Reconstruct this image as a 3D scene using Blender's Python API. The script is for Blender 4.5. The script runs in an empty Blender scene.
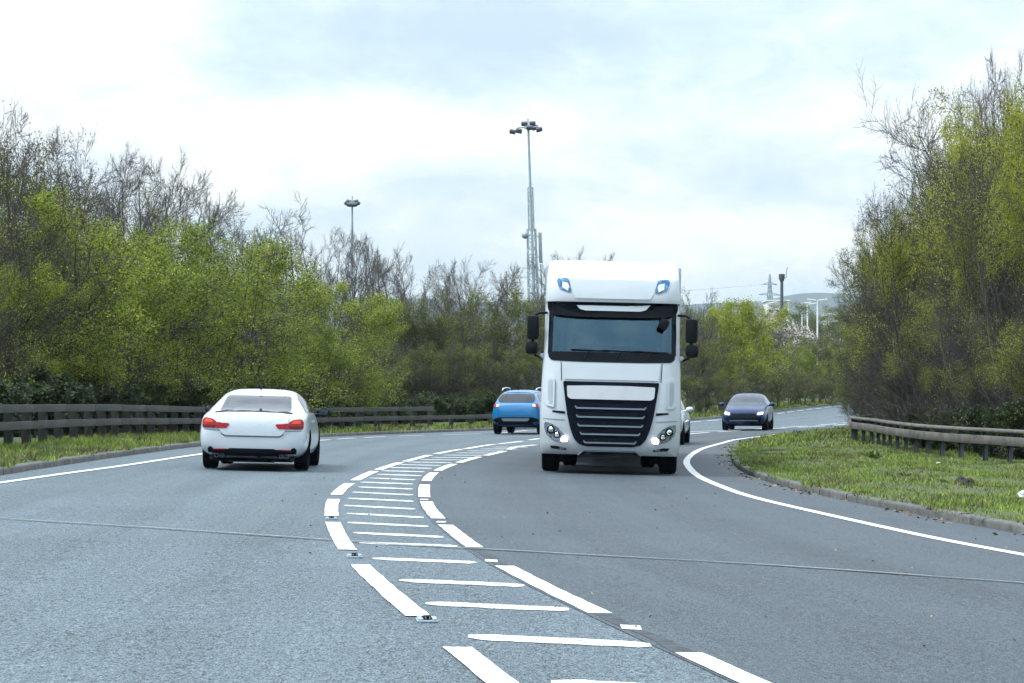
import bpy, bmesh, math, random
import numpy as np
from mathutils import Vector, Matrix, Euler
from mathutils.bvhtree import BVHTree

scene = bpy.context.scene
COL = scene.collection
R = math.radians
random.seed(7)

# ------------------------------------------------------------------ basics
F_PX, W_PX, H_PX = 2400.0, 1024.0, 683.0
CAM_Z = 1.36
PITCH = math.atan((395 - 341.5) / F_PX)          # horizon sits low in the picture


def sstep(a, b, t):
    t = np.clip((np.asarray(t, float) - a) / (b - a), 0, 1)
    return t * t * (3 - 2 * t)


def h(x, y):
    """height of the carriageway: banked to the right near the camera, dipping, then climbing away"""
    s = 1 - sstep(50, 90, y)
    return (-0.024 * np.clip(x, -16, 16) * s - 0.02 * sstep(55, 88, y) + 0.9 * sstep(92, 200, y))


def ray(px, py):
    u = (px - W_PX / 2) / F_PX
    v = -(py - H_PX / 2) / F_PX
    d = Vector((u, 1, v))
    c, s = math.cos(PITCH), math.sin(PITCH)
    return Vector((d.x, d.y * c - d.z * s, d.y * s + d.z * c))


def at(px, py, lift=0.0):
    """point of the ground seen at a pixel of the survey photograph"""
    d = ray(px, py)
    d = d / d.y
    y = 6.0
    f = lambda t: CAM_Z + d.z * t - (float(h(d.x * t, t)) + lift)
    while f(y) > 0 and y < 600:
        y += 1.0
    a, b = y - 1, y
    for _ in range(30):
        m = (a + b) / 2
        if f(m) > 0:
            a = m
        else:
            b = m
    return (d.x * a, a)


def smooth_curve(pts, step=0.5):
    """Catmull-Rom through 2D points, resampled at even steps"""
    P = [np.array(p, float) for p in pts]
    P = [2 * P[0] - P[1]] + P + [2 * P[-1] - P[-2]]
    out = []
    for i in range(1, len(P) - 2):
        p0, p1, p2, p3 = P[i - 1:i + 3]
        n = max(4, int(np.linalg.norm(p2 - p1) / 0.2))
        for k in range(n):
            t = k / n
            out.append(0.5 * ((2 * p1) + (-p0 + p2) * t + (2 * p0 - 5 * p1 + 4 * p2 - p3) * t * t + (-p0 + 3 * p1 - 3 * p2 + p3) * t ** 3))
    out.append(P[-2])
    out = np.array(out)
    return resample(out, step)


def resample(out, step):
    seg = np.linalg.norm(np.diff(out, axis=0), axis=1)
    s = np.concatenate([[0], np.cumsum(seg)])
    n = max(2, int(s[-1] / step) + 1)
    q = np.linspace(0, s[-1], n)
    return np.stack([np.interp(q, s, out[:, 0]), np.interp(q, s, out[:, 1])], 1)


def relax(c, it=60):
    c = c.copy()
    for _ in range(it):
        c[1:-1] = 0.5 * c[1:-1] + 0.25 * (c[:-2] + c[2:])
    return c


def normals2(c):
    t = np.gradient(c, axis=0)
    t /= np.linalg.norm(t, axis=1)[:, None]
    return np.stack([t[:, 1], -t[:, 0]], 1)        # to the right of travel


def cum(c):
    return np.concatenate([[0], np.cumsum(np.linalg.norm(np.diff(c, axis=0), axis=1))])


# ------------------------------------------------------------------ objects
def np_mesh(name, verts, faces_by_n, mats=(), mat_idx=None, smooth=False):
    """faces_by_n: list of int arrays (n,3) or (n,4)"""
    me = bpy.data.meshes.new(name)
    verts = np.asarray(verts, np.float32)
    me.vertices.add(len(verts))
    me.vertices.foreach_set('co', verts.ravel())
    loops = np.concatenate([f.ravel() for f in faces_by_n]).astype(np.int32)
    counts = np.concatenate([np.full(len(f), f.shape[1]) for f in faces_by_n]).astype(np.int32)
    starts = np.concatenate([[0], np.cumsum(counts)[:-1]]).astype(np.int32)
    me.loops.add(len(loops))
    me.loops.foreach_set('vertex_index', loops)
    me.polygons.add(len(counts))
    me.polygons.foreach_set('loop_start', starts)
    me.polygons.foreach_set('loop_total', counts)
    for m in mats:
        me.materials.append(m)
    if mat_idx is not None:
        me.polygons.foreach_set('material_index', np.asarray(mat_idx, np.int32))
    if smooth:
        me.polygons.foreach_set('use_smooth', np.ones(len(counts), bool))
    me.update(calc_edges=True)
    me.validate()
    return me


def link(name, me, parent=None):
    o = bpy.data.objects.new(name, me)
    COL.objects.link(o)
    if parent is not None:
        o.parent = parent
    return o


def tag(o, label=None, cat=None, group=None, kind=None):
    if label: o['label'] = label
    if cat: o['category'] = cat
    if group: o['group'] = group
    if kind: o['kind'] = kind
    return o


def empty(name, loc, rz=0.0, ry=0.0, rx=0.0):
    o = bpy.data.objects.new(name, None)
    COL.objects.link(o)
    o.empty_display_size = 0.3
    o.location = loc
    o.rotation_euler = (rx, ry, rz)
    return o


def copy_tree(o, parent=None):
    c = o.copy()
    COL.objects.link(c)
    c.parent = parent
    for ch in list(o.children):
        copy_tree(ch, c)
    return c


class MB:
    """collects boxes, tubes and lathes into one mesh"""

    def __init__(self):
        self.v, self.f = [], []

    def add(self, vs, fs):
        b = len(self.v)
        self.v += [tuple(v) for v in vs]
        self.f += [tuple(i + b for i in f) for f in fs]

    def box(self, c, s, rot=None, bev=0.0):
        x, y, z = s[0] / 2, s[1] / 2, s[2] / 2
        if bev <= 0:
            vs = [Vector((sx * x, sy * y, sz * z)) for sx in (-1, 1) for sy in (-1, 1) for sz in (-1, 1)]
            fs = [(0, 1, 3, 2), (4, 6, 7, 5), (0, 4, 5, 1), (2, 3, 7, 6), (0, 2, 6, 4), (1, 5, 7, 3)]
        else:
            bm = bmesh.new()
            bmesh.ops.create_cube(bm, size=1)
            bmesh.ops.scale(bm, vec=s, verts=bm.verts)
            bmesh.ops.bevel(bm, geom=list(bm.edges), offset=bev, segments=2, affect='EDGES', profile=0.6)
            bm.verts.index_update()
            vs = [v.co.copy() for v in bm.verts]
            fs = [tuple(v.index for v in f.verts) for f in bm.faces]
            bm.free()
        if rot is not None:
            M = rot if isinstance(rot, Matrix) else Euler(rot).to_matrix()
            vs = [M @ v for v in vs]
        self.add([v + Vector(c) for v in vs], fs)
        return self

    def tube(self, pts, r, n=8, cap=True):
        pts = [Vector(p) for p in pts]
        rs = r if isinstance(r, (list, tuple)) else [r] * len(pts)
        vs, fs = [], []
        up = None
        for i, p in enumerate(pts):
            d = (pts[min(i + 1, len(pts) - 1)] - pts[max(i - 1, 0)]).normalized()
            if up is None:
                up = d.orthogonal().normalized()
            a = (up - d * up.dot(d)).normalized()
            up = a
            b = d.cross(a)
            for k in range(n):
                t = 2 * math.pi * k / n
                vs.append(p + (a * math.cos(t) + b * math.sin(t)) * rs[i])
        for i in range(len(pts) - 1):
            for k in range(n):
                fs.append((i * n + k, i * n + (k + 1) % n, (i + 1) * n + (k + 1) % n, (i + 1) * n + k))
        if cap:
            fs.append(tuple(range(n - 1, -1, -1)))
            fs.append(tuple(range((len(pts) - 1) * n, len(pts) * n)))
        self.add(vs, fs)
        return self

    def lathe(self, prof, c, axis='x', n=24):
        """prof: list of (along axis, radius)"""
        vs, fs = [], []
        for (a, r) in prof:
            for k in range(n):
                t = 2 * math.pi * k / n
                u, w = r * math.cos(t), r * math.sin(t)
                p = {'x': (a, u, w), 'y': (u, a, w), 'z': (u, w, a)}[axis]
                vs.append(Vector(p) + Vector(c))
        for i in range(len(prof) - 1):
            for k in range(n):
                fs.append((i * n + k, i * n + (k + 1) % n, (i + 1) * n + (k + 1) % n, (i + 1) * n + k))
        self.add(vs, fs)
        return self

    def prism(self, outline, a0, a1, axis='y'):
        """closed outline (u,v) extruded along axis from a0 to a1"""
        n = len(outline)
        P = {'y': lambda u, v, a: (u, a, v), 'x': lambda u, v, a: (a, u, v), 'z': lambda u, v, a: (u, v, a)}[axis]
        vs = [P(u, v, a0) for u, v in outline] + [P(u, v, a1) for u, v in outline]
        fs = [tuple(range(n)), tuple(range(2 * n - 1, n - 1, -1))]
        fs += [(i, i + n, (i + 1) % n + n, (i + 1) % n) for i in range(n)]
        self.add(vs, fs)
        return self

    def build(self, name, mat, parent=None, smooth=True, sharp=35):
        me = bpy.data.meshes.new(name)
        me.from_pydata([tuple(v) for v in self.v], [], self.f)
        bm = bmesh.new()
        bm.from_mesh(me)
        bmesh.ops.recalc_face_normals(bm, faces=bm.faces)
        bm.to_mesh(me)
        bm.free()
        for m in (mat if isinstance(mat, (list, tuple)) else [mat]):
            me.materials.append(m)
        if smooth:
            me.polygons.foreach_set('use_smooth', np.ones(len(me.polygons), bool))
            me.set_sharp_from_angle(angle=R(sharp))
        return link(name, me, parent)


# ------------------------------------------------------------------ materials
class NT:
    def __init__(self, name):
        self.m = bpy.data.materials.new(name)
        self.m.use_nodes = True
        self.t = self.m.node_tree
        self.b = self.t.nodes['Principled BSDF']
        self.out = self.t.nodes['Material Output']

    def n(self, typ, ins=None, **kw):
        nd = self.t.nodes.new(typ)
        for k, v in kw.items():
            setattr(nd, k, v)
        for k, v in (ins or {}).items():
            if isinstance(v, bpy.types.NodeSocket):
                self.t.links.new(v, nd.inputs[k])
            else:
                nd.inputs[k].default_value = v
        return nd

    def l(self, a, b):
        self.t.links.new(a, b)

    def noise(self, scale, vec=None, detail=3, rough=0.55):
        ins = {'Scale': scale, 'Detail': detail, 'Roughness': rough}
        if vec is not None:
            ins['Vector'] = vec
        return self.n('ShaderNodeTexNoise', ins).outputs['Fac']

    def ramp(self, fac, stops):
        nd = self.n('ShaderNodeValToRGB', {'Fac': fac})
        e = nd.color_ramp.elements
        while len(e) < len(stops):
            e.new(0.5)
        for el, (p, c) in zip(e, stops):
            el.position = p
            el.color = (*c, 1) if len(c) == 3 else c
        return nd.outputs['Color']

    def mixc(self, fac, a, b, blend='MIX'):
        nd = self.n('ShaderNodeMix', None, data_type='RGBA', blend_type=blend)
        for sock, v in ((nd.inputs[0], fac), (nd.inputs[6], a), (nd.inputs[7], b)):
            if isinstance(v, bpy.types.NodeSocket):
                self.l(v, sock)
            else:
                sock.default_value = v if not isinstance(v, tuple) or len(v) == 4 else (*v, 1)
        return nd.outputs[2]

    def math(self, op, a, b=0.0, clamp=False):
        nd = self.n('ShaderNodeMath', None, operation=op, use_clamp=clamp)
        for sock, v in ((nd.inputs[0], a), (nd.inputs[1], b)):
            if isinstance(v, bpy.types.NodeSocket):
                self.l(v, sock)
            else:
                sock.default_value = v
        return nd.outputs[0]

    def pos(self):
        return self.n('ShaderNodeNewGeometry').outputs['Position']

    def obj(self):
        return self.n('ShaderNodeTexCoord').outputs['Object']

    def bump(self, height, strength=0.3, dist=0.02):
        nd = self.n('ShaderNodeBump', {'Height': height, 'Strength': strength, 'Distance': dist})
        self.l(nd.outputs['Normal'], self.b.inputs['Normal'])

    def set(self, **kw):
        names = {'color': 'Base Color', 'rough': 'Roughness', 'metal': 'Metallic', 'coat': 'Coat Weight',
                 'spec': 'Specular IOR Level', 'emit': 'Emission Color', 'emits': 'Emission Strength'}
        for k, v in kw.items():
            s = self.b.inputs[names[k]]
            if isinstance(v, bpy.types.NodeSocket):
                self.l(v, s)
            else:
                s.default_value = (*v, 1) if isinstance(v, tuple) and len(v) == 3 else v
        return self


def simple(name, color, rough=0.5, metal=0.0, coat=0.0, var=0.12, scale=3.0, spec=0.5):
    """a plain surface with a little grime so it is never one flat value"""
    t = NT(name)
    nz = t.noise(scale, t.obj(), 4)
    dark = tuple(c * (1 - var) for c in color)
    lite = tuple(min(1, c * (1 + var)) for c in color)
    t.set(color=t.ramp(nz, [(0.3, dark), (0.7, lite)]), rough=rough, metal=metal, coat=coat, spec=spec)
    return t.m


M = {}


def asphalt(name, base, coarse, speck, tracks):
    t = NT(name)
    p = t.pos()
    g = t.n('ShaderNodeMapping', {'Vector': p, 'Scale': (1.0, 0.33, 1.0)}).outputs['Vector']
    fine = t.noise(coarse, g, 2, 0.6)
    mid = t.noise(coarse * 0.32, g, 2, 0.6)
    big = t.noise(0.35, p, 3, 0.6)
    # long streaks along the traffic direction
    uv = t.n('ShaderNodeUVMap', uv_map='lane').outputs['UV']
    st = t.n('ShaderNodeMapping', {'Vector': uv, 'Scale': (2.2, 0.07, 1.0)}).outputs['Vector']
    streak = t.noise(1.0, st, 4, 0.65)
    su = t.n('ShaderNodeSeparateXYZ', {'Vector': uv}).outputs['X']
    band = None
    for c0 in tracks:
        e_ = t.math('DIVIDE', t.math('SUBTRACT', su, c0), 0.42)
        g_ = t.math('POWER', 2.718, t.math('MULTIPLY', t.math('MULTIPLY', e_, e_), -1.0))
        band = g_ if band is None else t.math('ADD', band, g_)
    a = t.math('MULTIPLY', t.math('SUBTRACT', fine, 0.5), speck)
    b = t.math('MULTIPLY', t.math('SUBTRACT', mid, 0.5), speck * 0.4)
    c = t.math('MULTIPLY', t.math('SUBTRACT', big, 0.5), 0.5)
    d = t.math('MULTIPLY', t.math('SUBTRACT', streak, 0.5), 0.6)
    k = t.math('ADD', t.math('ADD', a, b), t.math('ADD', c, t.math('SUBTRACT', d, t.math('MULTIPLY', band, 0.13))))
    k = t.math('ADD', k, 0.04)
    k = t.math('MAXIMUM', t.math('ADD', k, 1.0), 0.12)
    col = t.n('ShaderNodeVectorMath', {0: (base[0], base[1], base[2])}, operation='SCALE')
    t.l(k, col.inputs['Scale'])
    t.set(color=col.outputs[0], rough=0.68, spec=0.28)
    t.bump(fine, 0.5, 0.012)
    return t.m


M['asphalt_worn'] = asphalt('asphalt_worn', (0.072, 0.098, 0.114), 95, 4.4, (1.7, 3.3, 5.0, 6.6))
M['asphalt_dark'] = asphalt('asphalt_dark', (0.044, 0.058, 0.069), 105, 3.6, (1.5, 3.2))

t = NT('paint_white')
p = t.pos()
wear = t.noise(26, p, 4, 0.7)
t.set(color=t.ramp(wear, [(0.33, (0.24, 0.26, 0.27)), (0.42, (0.62, 0.64, 0.65)), (0.55, (0.70, 0.72, 0.72)), (0.8, (0.76, 0.77, 0.77))]), rough=0.5)
pit = t.noise(70, p, 3, 0.7)
wide_ = t.noise(2.5, p, 3, 0.6)
cov = t.ramp(t.math('ADD', t.math('MULTIPLY', pit, 0.75), t.math('MULTIPLY', wide_, 0.25)), [(0.37, (0, 0, 0)), (0.43, (1, 1, 1))])
tr_ = t.n('ShaderNodeBsdfTransparent')
mx_ = t.n('ShaderNodeMixShader', {0: cov})
t.l(tr_.outputs[0], mx_.inputs[1]); t.l(t.b.outputs[0], mx_.inputs[2]); t.l(mx_.outputs[0], t.out.inputs['Surface'])
M['paint'] = t.m
t = NT('paint_thin')
p = t.pos()
wear = t.noise(14, p, 4, 0.7)
t.set(color=t.ramp(wear, [(0.34, (0.20, 0.22, 0.22)), (0.48, (0.55, 0.58, 0.58)), (0.7, (0.76, 0.77, 0.76))]), rough=0.5)
pit = t.noise(70, p, 3, 0.7)
wide_ = t.noise(2.5, p, 3, 0.6)
cov = t.ramp(t.math('ADD', t.math('MULTIPLY', pit, 0.75), t.math('MULTIPLY', wide_, 0.25)), [(0.4, (0, 0, 0)), (0.48, (1, 1, 1))])
tr_ = t.n('ShaderNodeBsdfTransparent')
mx_ = t.n('ShaderNodeMixShader', {0: cov})
t.l(tr_.outputs[0], mx_.inputs[1]); t.l(t.b.outputs[0], mx_.inputs[2]); t.l(mx_.outputs[0], t.out.inputs['Surface'])
M['paint_thin'] = t.m
M['seal'] = simple('joint_seal', (0.032, 0.040, 0.047), 0.6, var=0.5, scale=8, spec=0.2)
M['seal_pale'] = simple('joint_edge', (0.30, 0.33, 0.34), 0.5, var=0.4, scale=5)
t = NT('kerb_concrete')
p = t.pos()
nz = t.noise(5, p, 5, 0.65)
isl = t.n('ShaderNodeNewGeometry').outputs['Random Per Island']
kc = t.ramp(nz, [(0.3, (0.045, 0.045, 0.038)), (0.5, (0.13, 0.13, 0.12)), (0.75, (0.22, 0.22, 0.21))])
t.set(color=t.mixc(t.math('MULTIPLY', isl, 0.6), kc, (0.06, 0.06, 0.055)), rough=0.85)
t.bump(nz, 0.4, 0.02)
M['kerb'] = t.m
t = NT('soil')
p = t.pos()
nz = t.noise(2.2, p, 6, 0.65)
n2 = t.noise(0.5, p, 3, 0.6)
c1 = t.ramp(nz, [(0.3, (0.030, 0.028, 0.018)), (0.5, (0.055, 0.06, 0.022)), (0.7, (0.075, 0.10, 0.025))])
t.set(color=t.mixc(n2, c1, (0.045, 0.075, 0.018)), rough=0.95)
t.bump(nz, 0.6, 0.05)
M['soil'] = t.m
t = NT('grass_blade')
p = t.pos()
rnd = t.n('ShaderNodeNewGeometry').outputs['Random Per Island']
n1 = t.noise(0.9, p, 4, 0.65)
c1 = t.ramp(rnd, [(0.0, (0.07, 0.13, 0.010)), (0.5, (0.14, 0.235, 0.016)), (0.86, (0.22, 0.30, 0.026)), (1.0, (0.24, 0.21, 0.09))])
c2 = t.ramp(rnd, [(0.0, (0.040, 0.042, 0.020)), (0.6, (0.075, 0.085, 0.03)), (1.0, (0.16, 0.125, 0.06))])
t.set(color=t.mixc(t.ramp(n1, [(0.42, (0, 0, 0)), (0.62, (1, 1, 1))]), c1, c2), rough=0.6, spec=0.3)
M['grass'] = t.m


def leaf(name, cols, trans=0.35):
    t = NT(name)
    g = t.n('ShaderNodeNewGeometry')
    oi = t.n('ShaderNodeObjectInfo').outputs['Random']
    k = t.math('ADD', t.math('MULTIPLY', g.outputs['Random Per Island'], 0.75), t.math('MULTIPLY', oi, 0.25))
    col = t.ramp(k, [(i / (len(cols) - 1), c) for i, c in enumerate(cols)])
    t.set(color=col, rough=0.55, spec=0.35)
    tr = t.n('ShaderNodeBsdfTranslucent', {'Color': col})
    mx = t.n('ShaderNodeMixShader', {0: trans})
    t.l(t.b.outputs[0], mx.inputs[1])
    t.l(tr.outputs[0], mx.inputs[2])
    t.l(mx.outputs[0], t.out.inputs['Surface'])
    return t.m


M['leaf_fresh'] = leaf('leaf_fresh', [(0.15, 0.205, 0.020), (0.28, 0.335, 0.030), (0.41, 0.43, 0.042)], 0.42)
M['leaf_green'] = leaf('leaf_green', [(0.035, 0.075, 0.018), (0.075, 0.13, 0.024), (0.14, 0.19, 0.034)], 0.35)
M['leaf_olive'] = leaf('leaf_olive', [(0.055, 0.058, 0.024), (0.10, 0.10, 0.034), (0.17, 0.16, 0.05)])
M['leaf_dark'] = leaf('leaf_dark', [(0.016, 0.028, 0.012), (0.03, 0.048, 0.016), (0.055, 0.075, 0.022)])
M['leaf_gold'] = leaf('leaf_gold', [(0.18, 0.20, 0.022), (0.29, 0.31, 0.03), (0.40, 0.40, 0.05)], 0.42)
M['blossom'] = leaf('blossom', [(0.38, 0.34, 0.32), (0.55, 0.50, 0.48), (0.62, 0.58, 0.56)], 0.2)
M['bark'] = simple('bark', (0.062, 0.055, 0.045), 0.9, var=0.4, scale=5)
M['twig_grey'] = simple('twig_grey', (0.060, 0.057, 0.055), 0.85, var=0.35, scale=1.5)
M['twig_brown'] = simple('twig_brown', (0.034, 0.032, 0.032), 0.85, var=0.35, scale=1.5)
M['timber'] = None
t = NT('weathered_timber')
o = t.obj()
mp = t.n('ShaderNodeMapping', {'Vector': o, 'Scale': (1.0, 1.0, 9.0)}).outputs['Vector']
nz = t.noise(2.2, mp, 5, 0.7)
t.set(color=t.ramp(nz, [(0.3, (0.026, 0.028, 0.027)), (0.7, (0.078, 0.080, 0.074))]), rough=0.85)
t.bump(nz, 0.3, 0.01)
M['timber'] = t.m
M['timber_dark'] = simple('post_timber', (0.017, 0.019, 0.019), 0.9, var=0.4, scale=4)
M['galv'] = simple('galvanised_steel', (0.098, 0.096, 0.088), 0.8, metal=0.0, var=0.5, scale=2.6, spec=0.25)
M['galv_dark'] = simple('post_steel', (0.05, 0.062, 0.072), 0.6, metal=0.3, var=0.4, scale=3)
M['mast'] = simple('mast_steel', (0.26, 0.33, 0.37), 0.55, metal=0.2, var=0.15)
M['lamp_head'] = simple('lamp_housing', (0.05, 0.06, 0.075), 0.5, var=0.2)
M['column'] = simple('dark_column', (0.05, 0.065, 0.085), 0.6)
M['white_steel'] = simple('white_steel', (0.7, 0.72, 0.73), 0.5)


def car_paint(name, color, metal=0.0, rough=0.3):
    t = NT(name)
    nz = t.noise(1.2, t.obj(), 3)
    t.set(color=t.ramp(nz, [(0.3, tuple(c * 0.94 for c in color)), (0.7, color)]), rough=rough, metal=metal, coat=0.7)
    t.b.inputs['Coat Roughness'].default_value = 0.06
    return t.m


M['white_paint'] = car_paint('white_car_paint', (0.46, 0.52, 0.57))
M['truck_white'] = car_paint('white_cab_paint', (0.45, 0.51, 0.55), rough=0.38)
# cab shading painted in as grime: lower panels greyer, broken by noise
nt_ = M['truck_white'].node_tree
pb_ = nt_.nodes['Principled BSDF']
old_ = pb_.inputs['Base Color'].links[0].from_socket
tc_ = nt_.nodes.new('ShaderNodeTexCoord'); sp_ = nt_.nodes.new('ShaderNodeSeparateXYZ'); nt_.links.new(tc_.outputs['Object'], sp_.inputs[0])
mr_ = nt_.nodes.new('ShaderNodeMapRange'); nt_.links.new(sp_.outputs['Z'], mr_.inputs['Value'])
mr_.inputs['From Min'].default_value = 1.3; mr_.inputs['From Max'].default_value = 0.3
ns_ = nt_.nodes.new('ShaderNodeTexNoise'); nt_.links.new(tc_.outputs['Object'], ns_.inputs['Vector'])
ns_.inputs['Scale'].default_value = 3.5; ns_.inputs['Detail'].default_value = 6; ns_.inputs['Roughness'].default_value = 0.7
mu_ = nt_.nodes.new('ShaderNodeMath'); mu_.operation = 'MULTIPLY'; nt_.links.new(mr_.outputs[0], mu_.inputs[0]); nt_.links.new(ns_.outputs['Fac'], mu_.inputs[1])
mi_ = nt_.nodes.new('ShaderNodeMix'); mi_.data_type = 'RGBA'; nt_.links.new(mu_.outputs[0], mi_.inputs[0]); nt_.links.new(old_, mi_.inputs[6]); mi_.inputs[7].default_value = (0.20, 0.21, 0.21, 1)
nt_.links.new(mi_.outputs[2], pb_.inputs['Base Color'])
M['blue_paint'] = car_paint('blue_car_paint', (0.006, 0.150, 0.36))
M['navy_paint'] = car_paint('navy_car_paint', (0.001, 0.020, 0.080))
for s_ in ('Coat Weight', 'Specular IOR Level'):
    M['navy_paint'].node_tree.nodes['Principled BSDF'].inputs[s_].default_value = 0.22
M['glass_dark'] = simple('tinted_glass', (0.012, 0.020, 0.028), 0.04, coat=0.0, var=0.1, spec=0.55)
M['black_plastic'] = simple('black_plastic', (0.004, 0.006, 0.009), 0.6, var=0.2, spec=0.12)
M['gloss_black'] = simple('gloss_black', (0.002, 0.004, 0.008), 0.25, var=0.1, spec=0.14)
M['grille_black'] = simple('grille_black', (0.002, 0.005, 0.012), 0.5, var=0.2, spec=0.08)
M['chrome'] = simple('chrome', (0.62, 0.64, 0.66), 0.16, metal=1.0, var=0.05)
M['silver'] = simple('silver_trim', (0.50, 0.53, 0.56), 0.4, metal=0.25, var=0.05)
M['slat'] = simple('slat_trim', (0.15, 0.20, 0.24), 0.4, metal=0.2, var=0.05)
M['rubber'] = simple('tyre_rubber', (0.003, 0.004, 0.006), 0.85, var=0.3, scale=6, spec=0.08)
M['rim'] = simple('alloy_rim', (0.30, 0.31, 0.33), 0.35, metal=0.7, var=0.1)
M['red_lens'] = simple('red_lens', (0.28, 0.004, 0.008), 0.2, coat=0.1, var=0.2, spec=0.3)
M['tail_dark'] = simple('dark_red_lens', (0.10, 0.003, 0.006), 0.2, var=0.2, spec=0.3)
M['amber_lens'] = simple('amber_lens', (0.48, 0.05, 0.01), 0.2, coat=0.1, var=0.2, spec=0.3)
M['clear_lens'] = simple('clear_lens', (0.22, 0.28, 0.33), 0.10, metal=0.6, var=0.7, scale=22)
M['blue_lens'] = simple('blue_tint_lens', (0.07, 0.17, 0.30), 0.06, metal=0.5, var=0.8, scale=16)
M['cab_inside'] = simple('cab_interior', (0.10, 0.125, 0.14), 0.8, var=0.2)
M['cab_cloth'] = simple('seat_cloth', (0.010, 0.016, 0.026), 0.9, var=0.2)
M['pale_cloth'] = simple('pale_curtain', (0.42, 0.47, 0.48), 0.9, var=0.2)
M['trailer'] = simple('trailer_panel', (0.30, 0.36, 0.39), 0.5, var=0.08)
M['chassis'] = simple('chassis_steel', (0.004, 0.005, 0.007), 0.7, var=0.3, spec=0.1)
M['hiviz'] = simple('yellow_marker', (0.55, 0.62, 0.03), 0.4)


def emit(name, color, s):
    t = NT(name)
    t.set(color=color, emit=color, emits=s, rough=0.3)
    return t.m


M['lamp_on'] = emit('lit_lamp', (1.0, 0.86, 1.0), 9.0)
M['lamp_blue'] = emit('lit_lamp_blue', (0.62, 0.60, 1.0), 9.0)
t = NT('windscreen_glass')
gl = t.n('ShaderNodeBsdfGlossy', {'Color': (0.42, 0.76, 1, 1), 'Roughness': 0.02})
tr = t.n('ShaderNodeBsdfTransparent', {'Color': (0.5, 0.62, 0.66, 1)})
fr = t.n('ShaderNodeFresnel', {'IOR': 1.95})
mx = t.n('ShaderNodeMixShader', {0: fr.outputs[0]})
t.l(tr.outputs[0], mx.inputs[1]); t.l(gl.outputs[0], mx.inputs[2]); t.l(mx.outputs[0], t.out.inputs['Surface'])
M['windscreen'] = t.m
ZEN, CLOUD, SUN, EXPO, DENOISE = 3.5, 0.72, 3.3, 0.24, True
HAZE = 0.00008
# ------------------------------------------------------------------ road edges (surveyed, then smoothed in plan)
left_edge = [(-5.6, -12), (-6.6, 10), (-7.4, 25)] + [at(*p) for p in [(0, 473.7), (73, 460.5), (120, 456), (200, 446.5), (322, 435), (404, 432.3), (493, 431), (600, 426.5), (690, 421.5), (777, 411.7), (851, 403.8)]]
le = np.array(left_edge[-1]); ld = le - np.array(left_edge[-2]); ld /= np.linalg.norm(ld)
left_edge += [tuple(le + ld * 25 + np.array([5, -3])), tuple(le + ld * 55 + np.array([18, -14])), tuple(le + ld * 90 + np.array([40, -40]))]
LE = relax(smooth_curve(left_edge, 0.5), 900)
right_edge = [(9.6, -12), (7.9, 5), (6.5, 17)] + [at(*p) for p in [(1024, 534), (902, 513), (824, 498.5), (757.7, 483.5), (738, 473.5), (729.5, 462), (730, 452), (744, 440)]]
i0 = len(right_edge)
RE0 = relax(smooth_curve(right_edge, 0.5), 60)
# beyond the bend the inner edge runs parallel to the outer one
nl = normals2(LE)
inner = LE + nl * 12.2
far = [tuple(q) for q in inner[::16] if q[1] > 92]
RE = relax(smooth_curve([tuple(q) for q in RE0[::10]] + far, 0.5), 250)


def dist_to(curve, x, y):
    d = np.hypot(curve[:, 0] - x, curve[:, 1] - y)
    return d.min()


def strip(name, A, B, zfun, nlat, mat, n=700, za=0.0):
    """sheet ruled between two plan curves, draped over the ground"""
    ta, tb = np.linspace(0, 1, n), np.linspace(0, 1, n)
    def res(c):
        s = cum(c)
        q = np.linspace(0, s[-1], n)
        return np.stack([np.interp(q, s, c[:, 0]), np.interp(q, s, c[:, 1])], 1)
    a, b = res(A), res(B)
    w = np.linspace(0, 1, nlat)
    g = a[:, None, :] * (1 - w)[None, :, None] + b[:, None, :] * w[None, :, None]
    z = zfun(g[..., 0], g[..., 1]) + za
    v = np.concatenate([g, z[..., None]], -1).reshape(-1, 3)
    i = np.arange((n - 1) * nlat).reshape(n - 1, nlat)[:, :-1].ravel()
    q = np.stack([i, i + 1, i + 1 + nlat, i + nlat], 1)
    me = np_mesh(name, v, [q], [mat], smooth=True)
    la = np.linalg.norm(np.cumsum(np.concatenate([np.zeros((1, 2)), np.abs(np.diff(a, axis=0))]), axis=0), axis=1)
    U = np.linalg.norm(b - a, axis=1)[:, None] * w[None, :]
    V = np.repeat(la[:, None], nlat, 1)
    uv = np.stack([U, V], -1).reshape(-1, 2).astype(np.float32)
    lay = me.uv_layers.new(name='lane')
    li = np.zeros(len(me.loops), np.int32)
    me.loops.foreach_get('vertex_index', li)
    lay.data.foreach_set('uv', uv[li].ravel())
    return link(name, me)


tag(strip('road', LE, RE, h, 25, M['asphalt_worn'], 900), kind='structure')

# ------------------------------------------------------------------ hatched centre: its two broken lines
HL = [at(*p) for p in [(500, 683), (461, 649), (416.5, 617), (386, 591.5), (359, 566), (347, 551), (337.5, 537), (332.8, 523.3), (330.5, 516.3), (331.5, 499.4), (335.8, 495.6), (340, 490), (347.5, 483.5), (355.6, 481.1), (372, 471.3), (380, 470.2), (397, 462.8), (408, 461.7), (427.3, 455.4), (436.6, 454.3), (458.2, 449.5), (468.5, 449), (490, 444.5), (502, 444.1), (522.6, 441.3), (533, 440.3), (552, 437.8)]]
HR = [at(*p) for p in [(753, 683), (688, 653), (596.5, 613.4), (502, 566.7), (473.6, 548.4), (446, 526), (437, 519.5), (424.4, 501.8), (423.6, 497.2), (424.2, 485.2), (425.6, 481.3), (432.3, 472.8), (437, 471.1), (451.8, 464.2), (459.7, 463), (477, 457.1), (487, 455.8), (504.4, 451.2), (515, 449.8), (535, 445.2)]]
HLpts, HRpts = HL, HR


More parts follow.
